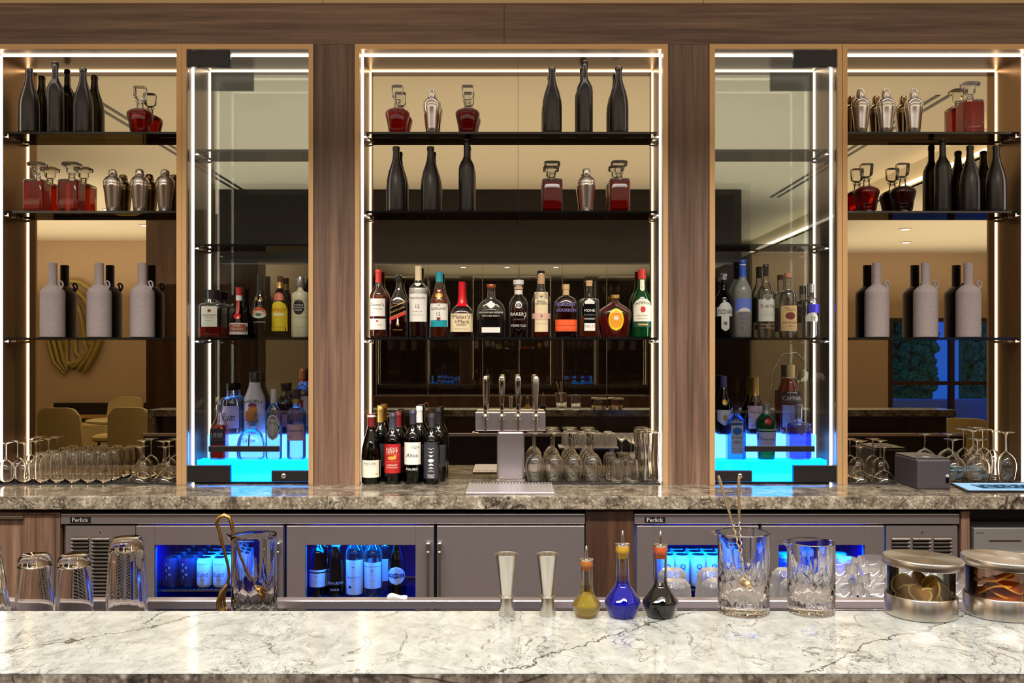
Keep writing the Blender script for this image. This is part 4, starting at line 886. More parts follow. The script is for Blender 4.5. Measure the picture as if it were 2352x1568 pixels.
obj('bowl', MB().shell([(.029, 0), (.030, .004), (.0315, .02), (.030, .05), (.0275, .078), (.025, .094), (.022, .1), (.0001, .1005)], 48, rfun=fl), gls, protos['rocks'][0]); solidify(protos['rocks'][0].children[0], .002)
protos['beer'] = [lathe_set('beer_glass', '', 'beer glass', None, []), False]
def fl2(r, t, h): return r*(1+.03*math.cos(10*t)*max(0, 1-h/.2))
obj('bowl', MB().shell([(.038, 0), (.0385, .001), (.037, .04), (.033, .08), (.0325, .11), (.036, .15), (.040, .19), (.041, .212), (.038, .222), (.0001, .224)], 40, rfun=fl2), gls, protos['beer'][0]); solidify(protos['beer'][0].children[0], .0022)
def put(k, x, y, z, lab, grp):
    p = protos[k]
    rz = random.random()*6
    if not p[1]:
        p[1] = True; t = p[0]; t.location = (x, y, z); t.rotation_euler = (0, 0, rz); t['label'] = lab
        if grp: t['group'] = grp
        return t
    t = dup(p[0], (x, y, z), rz, lab, grp)
    if not grp and 'group' in t: del t['group']
    return t
RZ = ZC+.0065
def mat_(lab, x0, x1, y0, y1):
    t = thing('bar_mat', lab, 'bar mat', ((x0+x1)/2, (y0+y1)/2, ZC)); ox, oy = t.location[0], t.location[1]
    obj('mat_base', MB().box(x0-ox, x1-ox, y0-oy, y1-oy, 0, .003), rubber, t, smooth=False, bevel=.001)
    m = MB(); nx = int((x1-x0)/.0105); ny = int((y1-y0)/.0125)
    for i in range(nx):
        for j in range(ny):
            a = x0-ox+.003+i*.0105; b = y0-oy+.003+j*.0125; m.box(a, a+.006, b, b+.007, .003, .0062)
    obj('mat_nubs', m, rubber, t, smooth=False)
mat_('black rubber bar mat under the hanging-stem glasses beside the drinks cabinet', -2.30, XF(403), 4.157, 4.343)
mat_('black rubber bar mat under the wine glasses beside the beer tap', PX(1208, 4.16), XF(1519), 4.157, 4.343)
mat_('black rubber bar mat beside the printer', XF(1949), PX(2062, 4.16), 4.157, 4.343)
mat_('black rubber bar mat behind the flat tablet', PX(2172, 4.16), 2.30, 4.157, 4.348)
FR, BK = 4.200, 4.292
g = 'upturned stemmed glasses by the side light strip'
for i, px in enumerate((14, 56)): put('flute', PX(px, FR), FR, RZ, 'small wine glass upside down beside the side light strip', g); put('flute', PX(px, FR)+.004, BK, RZ, 'small wine glass upside down beside the side light strip', g)
g = 'upturned stemless glasses packed on the mat'
for i, px in enumerate((97, 133, 169, 205, 241)):
    put('tumbler', PX(px, FR), FR, RZ, 'stemless glass upside down in the packed block on the mat', g); put('tumbler', PX(px, FR)+.003, BK, RZ, 'stemless glass upside down in the packed block on the mat', g)
g = 'upturned coupes by the drinks cabinet'
for i, px in enumerate((322, 380)):
    put('coupe', PX(px, FR+.01), FR+.01, RZ, 'wide coupe glass upside down on the mat beside the lit cabinet', g)
g = 'upturned coupes by the printer'
for px in (1975, 2030.5):
    put('coupe', PX(px, FR+.01), FR+.01, RZ, 'wide coupe glass upside down on the mat beside the receipt printer', g)
for px in (1968, 2022): put('flute', PX(px, 4.306), 4.306, RZ, 'small wine glass upside down against the mirror behind the coupes by the printer', 'small wine glasses behind the printer coupes')
for px in (330, 388): put('flute', PX(px, 4.306), 4.306, RZ, 'small wine glass upside down against the mirror behind the coupes by the lit cabinet', 'small wine glasses behind the cabinet coupes')
g = 'upturned wine glasses by the beer tap'
for i, px in enumerate((1229, 1273, 1317, 1361)):
    put('wine', PX(px, FR), FR, RZ, 'wine glass upside down on the mat right of the beer tap', g); put('wine', PX(px, FR)-.004, BK, RZ, 'wine glass upside down on the mat right of the beer tap', g)
g = 'ribbed short glasses on the centre mat'
for px in (1418, 1452):
    put('rocks', PX(px, FR)-.0, FR, RZ, 'short ribbed glass upside down between wine glasses and tall beer glasses', g); put('rocks', PX(px, FR)-.016, BK, RZ, 'short ribbed glass upside down between wine glasses and tall beer glasses', g)
put('beer', PX(1496, FR), FR, RZ, 'tall beer glass upside down nearest the counter front by the pillar', None)
put('beer', PX(1496, FR)-.012, BK, RZ, 'tall beer glass upside down behind its twin by the pillar', None)
g = 'upturned balloon glasses by the tablet'
for px in (2189, 2246): put('balloon', PX(px, 4.207), 4.207, RZ, 'round balloon wine glass upside down between printer and light strip', g)
g = 'tall upturned wine glasses by the tablet'
for px, y in ((2236, 4.305), (2281, 4.305), (2311, 4.21)): put('wine', PX(px, y), y, RZ, 'tall wine glass upside down at the light strip behind the tablet', g)
# ================================================================== beer tower
t = thing('beer_tower', 'brushed steel T-shaped beer tower with four long tap handles', 'beer tap', (PX(1173, 4.27), 4.262, ZC))
ox = t.location[0]; DT = 4.235
zb_, zt_ = PZ(989, DT)-ZC, PZ(946, DT)-ZC
obj('column', MB().box(-.0625, .0625, -.028, .03, .012, zb_), steel, t, smooth=False, bevel=.012)
obj('base_flange', MB().box(-.0645, .0645, -.032, .034, 0, .0118), satin, t, smooth=False, bevel=.002)
obj('crossbar', MB().box(PX(1092, DT)-ox, PX(1253, DT)-ox, -.034, .036, zb_+.0002, zt_), steel, t, smooth=False, bevel=.003)
for i, px in enumerate((1115, 1152.5, 1190, 1231)):
    x = PX(px, 4.18)-ox
    fz = zb_+.064
    f = MB().tube([(x, -.034, fz), (x, -.07, fz), (x, -.085, fz-.006)], [.010, .010, .008], 14)
    f.tube([(x, -.082, fz+.006), (x, -.083, fz-.02), (x, -.088, fz-.062)], [.008, .0075, .0055], 12)
    f.lathe([(.012, 0), (.013, .004), (.010, .010), (.008, .022), (.010, .026), (.010, .03)], 16, x, -.078, fz+.002)
    f2 = MB().lathe([(.017, 0), (.017, .004), (.012, .008)], 20).xform(Matrix.Rotation(PI/2, 4, 'X')).move(x, -.0345, fz)
    fo = obj('faucet', f, chrome, t); obj('shank_ring', f2, chrome, fo)
    hz = fz+.032
    if i == 0: pr = [(.007, 0), (.0085, .004), (.0095, .03), (.010, .13), (.0095, .148), (.005, .153)]
    else: pr = [(.006, 0), (.0075, .004), (.009, .03), (.0135, .11), (.0138, .14), (.010, .151), (.004, .154)]
    obj('tap_handle', MB().lathe([(a, b, 1.5, .6) for a, b in pr], 20, x, -.08, hz), chrome if i != 3 else satin, t)
t = thing('drip_tray', 'perforated steel drip tray below the beer taps', 'drip tray', (PX(1172, 4.0), 4.03, ZC))
x0 = -.183
obj('tray', MB().box(-.183, .183, -.175, .135, .0, .010), pb('tray_steel', rgb(214, 208, 214), .3, .7), t, smooth=False, bevel=.002)
m = MB()
for i in range(25): m.box(-.172+i*.0143, -.163+i*.0143, .085, .122, .0102, .0106)
obj('slots', m, black, t, smooth=False)
m = MB()
for i in range(60):
    for j in range(18): m.box(-.174+i*.0058, -.172+i*.0058, -.165+j*.0135, -.161+j*.0135, .0101, .0103)
obj('perforations', m, pb('hole_grey', rgb(120, 116, 120), .5), t, smooth=False)
# ================================================================== receipt printer and tablet
pr_m = colr('printer_plastic', 62, 56, 62, .5)
t = thing('receipt_printer', 'dark grey receipt printer with a paper slot on its lid', 'printer', (PX(2134, 4.05), 4.125, ZC))
obj('housing', MB().box(-.073, .073, -.125, .12, 0, .128), pr_m, t, smooth=False, bevel=.008)
obj('lid', MB().box(-.070, .070, -.10, .115, .1282, .134), pr_m, t, smooth=False, bevel=.003)
obj('paper_slot', MB().box(-.040, .046, -.052, -.030, .1342, .1352), black, t, smooth=False)
obj('feed_button', MB().box(.048, .062, -.1275, -.1252, .028, .05), black_gloss, t, smooth=False)
obj('indicator', MB().box(.049, .061, -.1275, -.1252, .054, .064), colr('printed_white', 190, 186, 190), t, smooth=False)
obj('paper_end', MB().box(-.03, -.005, -.1, -.07, .1343, .1353), pb('slip_paper', rgb(190, 180, 186), .6), t, smooth=False)
t = thing('tablet', 'flat tablet with pale blue glowing screen lying at the counter front', 'tablet', (PX(2290, 4.05), 4.03, ZC))
obj('case', MB().add([(x, y, z) for z in (0, .008) for x, y in ((-.20, -.12), (.25, -.12), (.25, .12), (-.155, .12))], [(0, 1, 2, 3)[::-1], (4, 5, 6, 7), (0, 1, 5, 4), (1, 2, 6, 5), (2, 3, 7, 6), (3, 0, 4, 7)]), black, t, smooth=False)
scr = emit('tablet_screen', (.42, .72, .98, 1), .9)
obj('screen', MB().add([(-.185, -.112, .0084), (.24, -.112, .0084), (.24, .112, .0084), (-.15, .112, .0084)], [(0, 1, 2, 3)]), scr, t, smooth=False)
pm = emit('screen_pattern', (.05, .12, .2, 1), .6)
m = MB().add([(-.10, -.06, .0087), (.20, -.06, .0087), (.19, .06, .0087), (-.10, .06, .0087)], [(0, 1, 2, 3)])
obj('screen_panel', m, pm, t, smooth=False)
m = MB()
for i in range(40):
    x = random.uniform(-.09, .17); y = random.uniform(-.05, .05); m.box(x, x+random.uniform(.006, .02), y, y+random.uniform(.003, .01), .0088, .009)
obj('screen_marks', m, scr, t, smooth=False)
# ================================================================== inside the fridges
def can(lab, x, y, z, m, lm, texts, grp, h=.122, r=.0315, bright=True):
    t = thing('drink_can', lab, 'can', (x, y, z), grp)
    obj('can_body', MB().lathe([(.024, 0), (.029, .004), (r, .012), (r, h-.016), (.027, h-.004), (.0265, h), (.025, h-.002)], 24), m, t)
    bd = Body([(r, 0), (r, h)])
    for s_, w_, zc_, tm, *o in texts:
        g_ = wrap_text(bd, s_, w_, zc_, .0006, o[0] if o else None, o[1] if len(o) > 1 else 0, 0, o[2] if len(o) > 2 else 0)
        obj('lettering', g_, tm, t, smooth=False)
    obj('can_lid', MB().lathe([(.0255, h-.003), (.026, h+.0005), (.024, h-.001)], 20), satin, t)
    return t
cyan_m = colr('pale_can', 214, 226, 232, .35); navy_m = colr('dark_can', 28, 32, 70, .35); navy_ink = colr('navy_print', 16, 26, 96, .5)
(w1a, w1b, rz1), (w2a, w2b, _) = win1; (w3a, w3b, _), (w4a, w4b, _) = win2
CY0 = FD+.10; CD = CY0-.0
def row_cans(px, n, lab, grp, m, lm, texts, h=.122):
    for j in range(n):
        y = CY0+j*.066
        can(lab, PX(px, CY0), y, rz1+.0005, m, lm, texts if j == 0 else [], grp, h)
pern = [('P', .0075, .096, white_ink, .010, -.008), ('E', .0075, .084, white_ink, .010, .004), ('R', .0075, .072, white_ink, .010, -.008), ('N', .0085, .056, white_ink, .011, .004), ('I', .002, .044, white_ink, .010, -.008)]
row_cans(393, 5, 'dark can with white letters stacked down its side, outer file behind fridge glass', 'dark cans in the first file', navy_m, None, pern)
row_cans(431, 5, 'dark can with white stacked letters, in the file next to the pale cans', 'dark cans in the second file', navy_m, None, pern)
kub = [('WHITE SPACE', .040, .098, navy_ink, .006), ('Kubrt', .044, .055, navy_ink, .022, 0, .25), ('HEFE', .02, .034, navy_ink, .006)]
row_cans(470, 5, 'pale can with dark script in the file touching the dark cans', 'pale cans in the third file', cyan_m, None, kub)
row_cans(507, 4, 'pale can with dark script in the middle of the fridge window', 'pale cans in the fourth file', cyan_m, None, kub)
row_cans(545, 3, 'pale can half hidden behind the crystal mixing glass with tongs', 'pale cans in the last file', cyan_m, None, kub)
q = [('Q', .022, .088, navy_ink, .024), ('TONIC', .024, .066, navy_ink, .005), ]
for i, px in enumerate((1532, 1566, 1603, 1637, 1672)):
    row_cans(px, 3, ['pale slim can nearest the black stoppered bitters bottle', 'pale slim can, second in from the window edge', 'pale slim can in the middle of the fridge window', 'pale slim can second nearest the tall mixing glass', 'pale slim can hidden behind the tall mixing glass'][i], 'pale slim cans, file %s' % 'abcde'[i], cyan_m, None, q, .134)
for i, (px, n) in enumerate(((1820, 2), (1860, 2), (1945, 2))):
    for j in range(n):
        y = CY0+.01+j*.09
        t = thing('preserve_jar', ['round jar with a screw lid behind the shorter mixing glass', 'round jar with a screw lid beside the window middle', 'round jar with a wide pale label near the fridge window corner'][i], 'jar', (PX(px, CY0), y, rz1+.0005), 'preserve jars file %s' % 'abc'[i])
        obj('jar_glass', MB().lathe([(.034, 0), (.037, .004), (.037, .085), (.033, .095), (.031, .1)], 28), colr('blue_preserve', 60, 90, 150, .3), t)
        obj('lid', MB().lathe([(.034, .1), (.034, .118), (.03, .12)], 28), cyan_m, t)
        if j == 0: obj('label', patch(Body([(.037, 0), (.037, .1)]), .06, .04, .062), cyan_m, t)
lab_b = pb('pale_fridge_label', rgb(206, 222, 226), .5)
fb = [(731, 'fridge bottle with a dome shoulder and a deep pale label', 'round', dark_glass, [('rect', .14, .34, .97, lab_b, [('@shield', .2, .8, grey_ink, .012), ('@bar', .6, .4, grey_ink, .002), ('@bar', .6, .3, grey_ink, .002)]), ('rect', .36, .39, .96, lab_b, [])], (.83, silver), .285),
      (772, 'slender dark fridge bottle with bold lettering at its foot', 'burg', dark_glass, [('rect', .02, .3, .9, None, [('JEAN LEON', .86, .62, lab_b, .05), ('3055', .5, .3, lab_b, .03)])], (.72, silver), .285),
      (815, 'fridge bottle with the tallest pale label, in the middle', 'wine', clear, [('rect', .03, .52, .95, lab_b, [('@dot', .14, .8, grey_ink, .02), ('BIANCO', .7, .5, grey_ink), ('@bar', .6, .4, grey_ink, .002), ('@dot', .16, .22, navy_ink, .04, {'cx': -.2})])], (.76, cyan_m), .292),
      (857, 'fridge bottle whose pale label carries a single letter', 'wine', clear, [('rect', .12, .5, .95, lab_b, [('S', .16, .68, navy_ink, .04), ('@bar', .9, .84, navy_ink, .006), ('@bar', .6, .5, grey_ink, .002), ('@bar', .6, .3, grey_ink, .002)])], (.78, navy_m), .285),
      (912, 'dark fridge bottle with a big round pale badge', 'camp', dark_glass, [('oval', .17, .43, .94, lab_b, [('@dot', .34, .5, navy_ink, .08), ('@bar', .9, .5, navy_ink, .05), ('MARTINI', .7, .5, lab_b, None, {'off': .001})])], (.78, silver), .29)]
for px, lab, outl, gl, labs, cap, h in fb:
    bottle('fridge_bottle', lab, 'bottle', px, 0, .075, outl, gl, (clear_liquid, .6) if gl is clear else None, cap, labs, D=CY0, zb=rz1-.035, h=h)
for px, lab in ((745, 'bottle in the back of the fridge behind the dome-shouldered one'), (838, 'bottle in the back of the fridge between the two palest labels'), (885, 'bottle in the back of the fridge beside the round badge')):
    bottle('fridge_bottle', lab, 'bottle', px, 0, .078, 'wine', clear, (clear_liquid, .6), (.78, cyan_m), [('rect', .15, .48, .9, lab_b, [])], D=CY0+.10, zb=rz1-.035, h=.285)
# ================================================================== front bar
BX0, BX1, BY0, BY1, BZ = -2.79, 3.4, .42*F/(1545-HY), .42*F/(1403-HY), 1.075
t = thing('front_bar', 'near bar with a pale veined stone top running the full width', 'bar counter', (0, 1.38, 0))
obj('bar_top', MB().box(BX0, BX1, BY0-1.38, BY1-1.38, BZ-.0012, BZ), pale_stone, t, smooth=False)
obj('top_edge', MB().box(BX0+.0005, BX1-.0005, BY0-1.38+.0005, BY1-1.38-.0005, BZ-.05, BZ-.0013), stone, t, smooth=False)
obj('front_panel', MB().box(BX0+.1, BX1-.05, -.06, .10, 0, BZ-.0505), walnut_dark, t, smooth=False)
obj('end_panel', MB().box(BX0+.001, BX0+.06, BY0-1.38+.001, BY1-1.38-.001, 0, BZ-.0505), stone, t, smooth=False)
ZB = BZ+.0003
t = thing('steel_station', 'long stainless bartender station behind the near bar', 'work station', (0, 1.83, 0))
obj('body', MB().box(-2.6, 3.2, -.28, .255, .12, .90), steel, t, smooth=False)
obj('kick', MB().box(-2.6, 3.2, -.2, .2, 0, .1195), black, t, smooth=False)
obj('top_rim', MB().box(-2.6, 3.2, .27, .30, PZ(1400, 2.1), PZ(1378, 2.1)), steel, t, smooth=False, bevel=.003)
obj('rim_support', MB().box(-2.6, 3.2, .2555, .2695, .5, .923), black, t, smooth=False)
obj('rack_deck', MB().box(PX(1480, 2.25), PX(1862, 2.25), .3005, .58, .862, .872).box(PX(1480, 2.25), PX(1862, 2.25), .3005, .58, .4, .42), steel, t, smooth=False)
obj('rack_deck', MB().box(PX(1870, 2.25), PX(2330, 2.25), .3005, .72, .806, .816).box(PX(1870, 2.25), PX(2330, 2.25), .3005, .72, .4, .42), steel, t, smooth=False)
obj('rack_leg', MB().box(.35, .38, .52, .55, 0, .86).box(1.35, 1.38, .6, .63, 0, .805).box(.66, .69, .52, .55, 0, .86), steel, t, smooth=False)
def ribmat(lab, x0, x1, y0, y1, z):
    m = MB().box(x0, x1, y0, y1, z, z+.003); n = int((x1-x0)/.009)
    for i in range(n):
        a = x0+.002+i*.009; m.add([(a, y0, z+.003), (a+.004, y0, z+.003), (a+.014, y1, z+.003), (a+.010, y1, z+.003), (a, y0, z+.009), (a+.004, y0, z+.009), (a+.014, y1, z+.009), (a+.010, y1, z+.009)],
                                    [(4, 5, 6, 7), (0, 1, 5, 4), (1, 2, 6, 5), (2, 3, 7, 6), (3, 0, 4, 7)])
    tag(obj('service_mat', m, rubber, smooth=False), lab, 'bar mat')
ZS = .9004
ribmat('ribbed black service mat under the upside-down mixing glasses', -1.15, PX(436, 2.0), 1.70, 2.08, ZS)
ribmat('ribbed black service mat right of the brass tongs', PX(480, 2.0), PX(1290, 2.0), 1.70, 2.08, ZS)
ZM = ZS+.0093
# upside-down glasses on the mat
def thick_tumbler(lab, px, D, rb, rt, h, grp=None, facet=0):
    t = thing('mixing_tumbler', lab, 'glass', (PX(px, D), D, ZM), grp)
    rf = (lambda r, a, z: r*(1+facet*math.cos(16*a))) if facet else None
    outer = [(rb, 0), (rb+.0006, .001), (rb-.002, h*.35), (rt+.002, h*.85), (rt+.001, h*.95), (rt-.003, h*.99), (rt-.006, h), (1e-5, h-.001)]
    inner = [(1e-5, h*.87), (rt-.008, h*.87), (rt-.004, h*.85), (rb-.0055, h*.35), (rb-.0028, .0)]
    m = MB().lathe(outer, 56, rfun=rf); m.f = [f for f in m.f if len(f) == 4]
    n0 = len(m.v); m2 = MB().lathe(inner, 56); m2.f = [f for f in m2.f if len(f) == 4]; m.add(m2.v, m2.f)
    k = n0+4*56
    for i in range(56): m.f.append((i, k+i, k+(i+1) % 56, (i+1) % 56))
    obj('glass_wall', m, glass, t)
    return t
thick_tumbler('upside-down pint tumbler nearest the tall one at the photo edge', 80, 1.95, .0405, .031, .170)
thick_tumbler('upside-down pint tumbler right next to the fridge grille', 171, 1.95, .0385, .031, .170)
thick_tumbler('tall upside-down mixing glass standing before the fridge door with dark cans', 291, 2.0, .0435, .0335, .196, facet=.012)
thick_tumbler('tall upside-down glass cut by the photo edge beside the pint tumblers', -30, 1.9, .044, .026, .20, facet=.012)
def mixing_glass(lab, px, D, r, h, z, zbase, spout=True):
    t = thing('mixing_glass', lab, 'mixing glass', (PX(px, D), D, z))
    NN = 120
    def cut(rr, a, hh):
        if rr < r*.8: return rr
        k = 0
        if zbase < hh < h*.52:
            u = 7*a; v = (hh-zbase)/(h*.52-zbase)*PI*2
            k = max(0, 1-abs(math.sin((u+v)/1.0))*5)+max(0, 1-abs(math.sin((u-v)/1.0))*5)
            k *= .045
        if hh <= zbase: k = .018*(1+math.cos(22*a))/2
        s = 0
        if spout and hh > h*.86:
            d = abs((a-PI+PI) % (2*PI)-PI) if False else abs(a-PI)
            s = .013*math.exp(-(d/.28)**2)*((hh-h*.86)/(h*.14))**2
        return rr*(1-k)+s
    zs = [0, .002, zbase*.5, zbase, zbase+.004]+[zbase+.004+(h*.52-zbase-.004)*i/14 for i in range(1, 15)]+[h*.6, h*.75, h*.86, h*.92, h*.96, h*.99, h]
    outer = [(1e-5, 0), (r*.86, 0)]+[(r*(1 if 0 < z_ < h else .97), z_) for z_ in zs[1:]]
    inner = [(r*.93, h), (r*.925, h*.9), (r*.92, h*.5), (r*.9, zbase+.012), (r*.8, zbase+.004), (1e-5, zbase+.002)]
    m = MB().lathe(outer+[(a_, b_) for a_, b_ in inner], NN, rfun=None)
    v = []
    for i, p in enumerate(m.v):
        j = i//NN; rr = math.hypot(p[0], p[1]); a = math.atan2(p[1], p[0]) % (2*PI)
        if j < len(outer): r2 = cut(rr, a, p[2])
        else: r2 = rr+(.011*math.exp(-(abs(a-PI)/.28)**2)*((p[2]-h*.86)/(h*.14))**2 if spout and p[2] > h*.86 else 0)
        k = r2/rr if rr > 1e-6 else 1
        v.append((p[0]*k, p[1]*k, p[2]))
    m.v = v; m.f = [f for f in m.f if len(f) == 4]
    obj('glass_vessel', m, glass, t)
    return t
mixing_glass('tall crystal mixing glass with two brass spoons on the stone top', 1708, 1.53, .0415, .131, ZB, .020)
mixing_glass('shorter crystal mixing glass beside the jar of dried limes', 1863, 1.53, .0378, .115, ZB, .018)
mixing_glass('crystal mixing glass with brass tongs hooked over its rim', 584, 2.0, .0475, .203, ZM, .030)
def pp(x, y, D, dy=0): return (PX(x, D), D+dy, PZ(y, D))
t = thing('bar_tongs', 'aged brass ice tongs hooked over the mixing glass rim', 'tongs', pp(515, 1183, 2.0)); o0 = Vector(pp(515, 1183, 2.0))
def rel(pts): return [tuple(Vector(p)-o0) for p in pts]
loop = [pp(503+0, 1215, 2.0), pp(497, 1200, 2.0), pp(503, 1188, 2.0), pp(515, 1182, 2.0), pp(527, 1188, 2.0), pp(532, 1203, 2.0), pp(533, 1215, 2.0)]
obj('spring_bow', MB().tube(rel(loop), .0042, 8), brass, t)
obj('arm', MB().tube(rel([pp(503, 1213, 2.0), pp(507, 1235, 2.0), pp(516, 1268, 2.0), pp(524, 1300, 2.0), pp(527, 1325, 2.0), pp(521, 1342, 2.0)]), [.003, .004, .0034, .003, .003, .0024], 8), brass, t)
obj('arm', MB().tube(rel([pp(533, 1213, 2.0), pp(540, 1240, 2.0), pp(553, 1280, 2.0), pp(568, 1315, 2.0), pp(588, 1345, 2.0)]), [.003, .0034, .003, .003, .0024], 8), brass, t)
for k in (-1, 0, 1):
    obj('claw', MB().tube(rel([pp(521, 1342, 2.0), pp(512+k*3, 1358, 2.0, k*.006), pp(507+k*4, 1380, 2.0, k*.010), pp(509+k*5, 1397, 2.0, k*.010), pp(516+k*3, 1401, 2.0, k*.006)]), [.003, .0035, .0035, .003, .002], 8), brass, t)
    obj('claw', MB().tube(rel([pp(588, 1345, 2.0), pp(598+k*3, 1352, 2.0, k*.006), pp(606+k*3, 1365, 2.0, k*.010), pp(604+k*2, 1378, 2.0, k*.008)]), [.003, .003, .003, .002], 8), brass, t)
# brass bar spoons
pale_brass = pb('pale_brass', rgb(240, 216, 172), .35, 1)
def spoon(lab, a, b, c):
    A, B_, C_ = Vector(a), Vector(b), Vector(c); o0_ = C_
    t = thing('bar_spoon', lab, 'bar spoon', tuple(C_))
    obj('handle', MB().tube([tuple(A-o0_), tuple(A.lerp(B_, .06)-o0_), tuple(B_-o0_)], [.0018, .0027, .0020], 10), pale_brass, t)
    d = (C_-B_); n = 60; u = d.normalized().cross(Vector((0, 1, 0))).normalized(); w_ = d.normalized().cross(u)
    pts = []
    for i in range(n+1):
        q_ = i/n; a_ = q_*PI*2*9; pts.append(tuple(B_+d*q_*.93+(u*math.cos(a_)+w_*math.sin(a_))*.0011-o0_))
    obj('twisted_stem', MB().tube(pts, .0014, 6), pale_brass, t)
    e = C_-d.normalized()*.012
    obj('spoon_bowl', MB().sphere(tuple(e-o0_), .009, 14, 8, (1, 1, 1)).xform(Matrix.Scale(1, 4)), pale_brass, t)
spoon('brass spoon leaning left out of the tall mixing glass', pp(1650, 1092, 1.53), pp(1684, 1205, 1.53), pp(1719, 1360, 1.53, -.006))
spoon('brass spoon standing nearly upright in the tall mixing glass', pp(1701, 1095, 1.53, .012), pp(1702, 1200, 1.53, .012), pp(1712, 1360, 1.53, .010))
# jiggers
for px, lab in ((1164, 'tall steel jigger farther from the bitters bottles'), (1258, 'tall steel jigger nearer the yellow bitters bottle')):
    t = thing('jigger', lab, 'jigger', (PX(px, 1.512), 1.512, ZB), 'slim double-ended jiggers')
    obj('small_cup', MB().lathe([(.0130, 0), (.0132, .001), (.0098, .0275)], 32), satin, t)
    obj('collar', MB().lathe([(.0098, .0276), (.0118, .029), (.0118, .031), (.0098, .0325)], 32), satin, t)
    m = MB().lathe([(.0098, .0326), (.0100, .034), (.0178, .0975), (.0188, .0982), (.0186, .0988), (.0172, .0978), (.0088, .035)], 40)
    obj('large_cup', m, satin, t)
# bitters bottles
def bitters(lab, px, k, r, liq, corkc, h, neckr):
    D = 1.505
    t = thing('bitters_bottle', lab, 'bottle', (PX(px, D), D, ZB))
    hb = h*.42
    prof = [(1e-5, .0005), (r*.72, 0), (r*.76, .003), (r*.84, h*.06), (r*.97, h*.17), (r, h*.2), (r*.97, h*.235), (r*.52, hb*.93), (neckr*1.12, hb+.002), (neckr, hb+.010), (neckr*.98, h*.86), (neckr*1.12, h*.875), (neckr*1.12, h*.895)]
    obj('glass_body', MB().shell(prof, 48, rfun=lambda rr, a, z: rr*(1+.02*math.cos(8*a)*(1 if z < hb else 0))), clear, t)
    lp = [(p[0]*.95, max(p[1], .004)) for p in prof[1:8 if k < 1 else 9]]
    obj('liquid', MB().lathe([(lp[0][0], .004)]+lp[2:], 48), liq, t)
    obj('cork', MB().lathe([(neckr*.88, h*.80), (neckr*.94, h*.88), (neckr*1.05, h*.9), (neckr*1.08, h*.965)], 24), corkc, t)
    cp = obj('dasher_cap', MB().lathe([(neckr*1.1, h*.966), (neckr*1.15, h*.975), (neckr*1.15, h*.99), (neckr*.6, h)], 24), satin, t)
    obj('dasher_spout', MB().lathe([(.0032, h), (.0026, h+.010), (.0016, h+.0195), (.0008, h+.0205)], 14), satin, cp)
    return t
bitters('small bitters bottle of yellow liquid with an amber cork', 1347, .9, .0228, liquid('yellow_bitters', (1, .9, .35, 1), rgb(255, 226, 90), .8), colr('amber_cork', 190, 110, 36, .6), .093, .0098)
bitters('bitters bottle of deep blue liquid', 1430, 1, .0285, liquid('blue_bitters', (.02, .04, 1, 1), rgb(8, 12, 255), .85), colr('yellow_cork', 206, 160, 40, .6), .1175, .0103)
bitters('bitters bottle of black liquid with an orange-red cork', 1517, 1, .0285, liquid('black_bitters', (.02, .015, .012, 1), rgb(28, 20, 18), .3), colr('orange_red_cork', 212, 92, 44, .6), .1165, .0103)
# jars of dried fruit
def dried(lab, o_, r, n, mr, mf, loc, rot, grp):
    t = thing('dried_slice', lab, 'dried fruit', loc, grp); t.rotation_euler = rot
    w_ = lambda a: .0025*math.sin(2*a+n)+.0015*math.sin(3*a)
    v = [(0, 0, 0)]; N_ = 28
    m = MB()
    top = []
    for s in (1, -1):
        n0 = len(m.v); m.v.append((0, 0, s*.0008))
        for q_ in (.5, .9):
            for i in range(N_):
                a = 2*PI*i/N_; m.v.append((r*q_*math.cos(a), r*q_*math.sin(a), s*(.0008+.0006*math.cos(9*a))+w_(a)*q_*q_))
        for i in range(N_):
            i2 = (i+1) % N_; m.f.append((n0, n0+1+i, n0+1+i2) if s > 0 else (n0, n0+1+i2, n0+1+i))
            m.f.append((n0+1+i, n0+1+N_+i, n0+1+N_+i2, n0+1+i2))
    obj('flesh', m, mf, t)
    obj('rind', MB().tube([(r*.95*math.cos(2*PI*i/N_), r*.95*math.sin(2*PI*i/N_), w_(2*PI*i/N_)) for i in range(N_+1)], .0016, 6), mr, t)
lime_r = colr('dried_lime_rind', 226, 206, 110, .6); lime_f = thin_glass('dried_lime_flesh', (.9, .6, .25, 1), 1.3, .4, 0, .3, (rgb(222, 176, 100), .8)); or_r = colr('dried_orange_rind', 246, 164, 44, .5); or_f = thin_glass('dried_orange_flesh', (.95, .45, .1, 1), 1.3, .4, 0, .3, (rgb(250, 146, 50), .8))
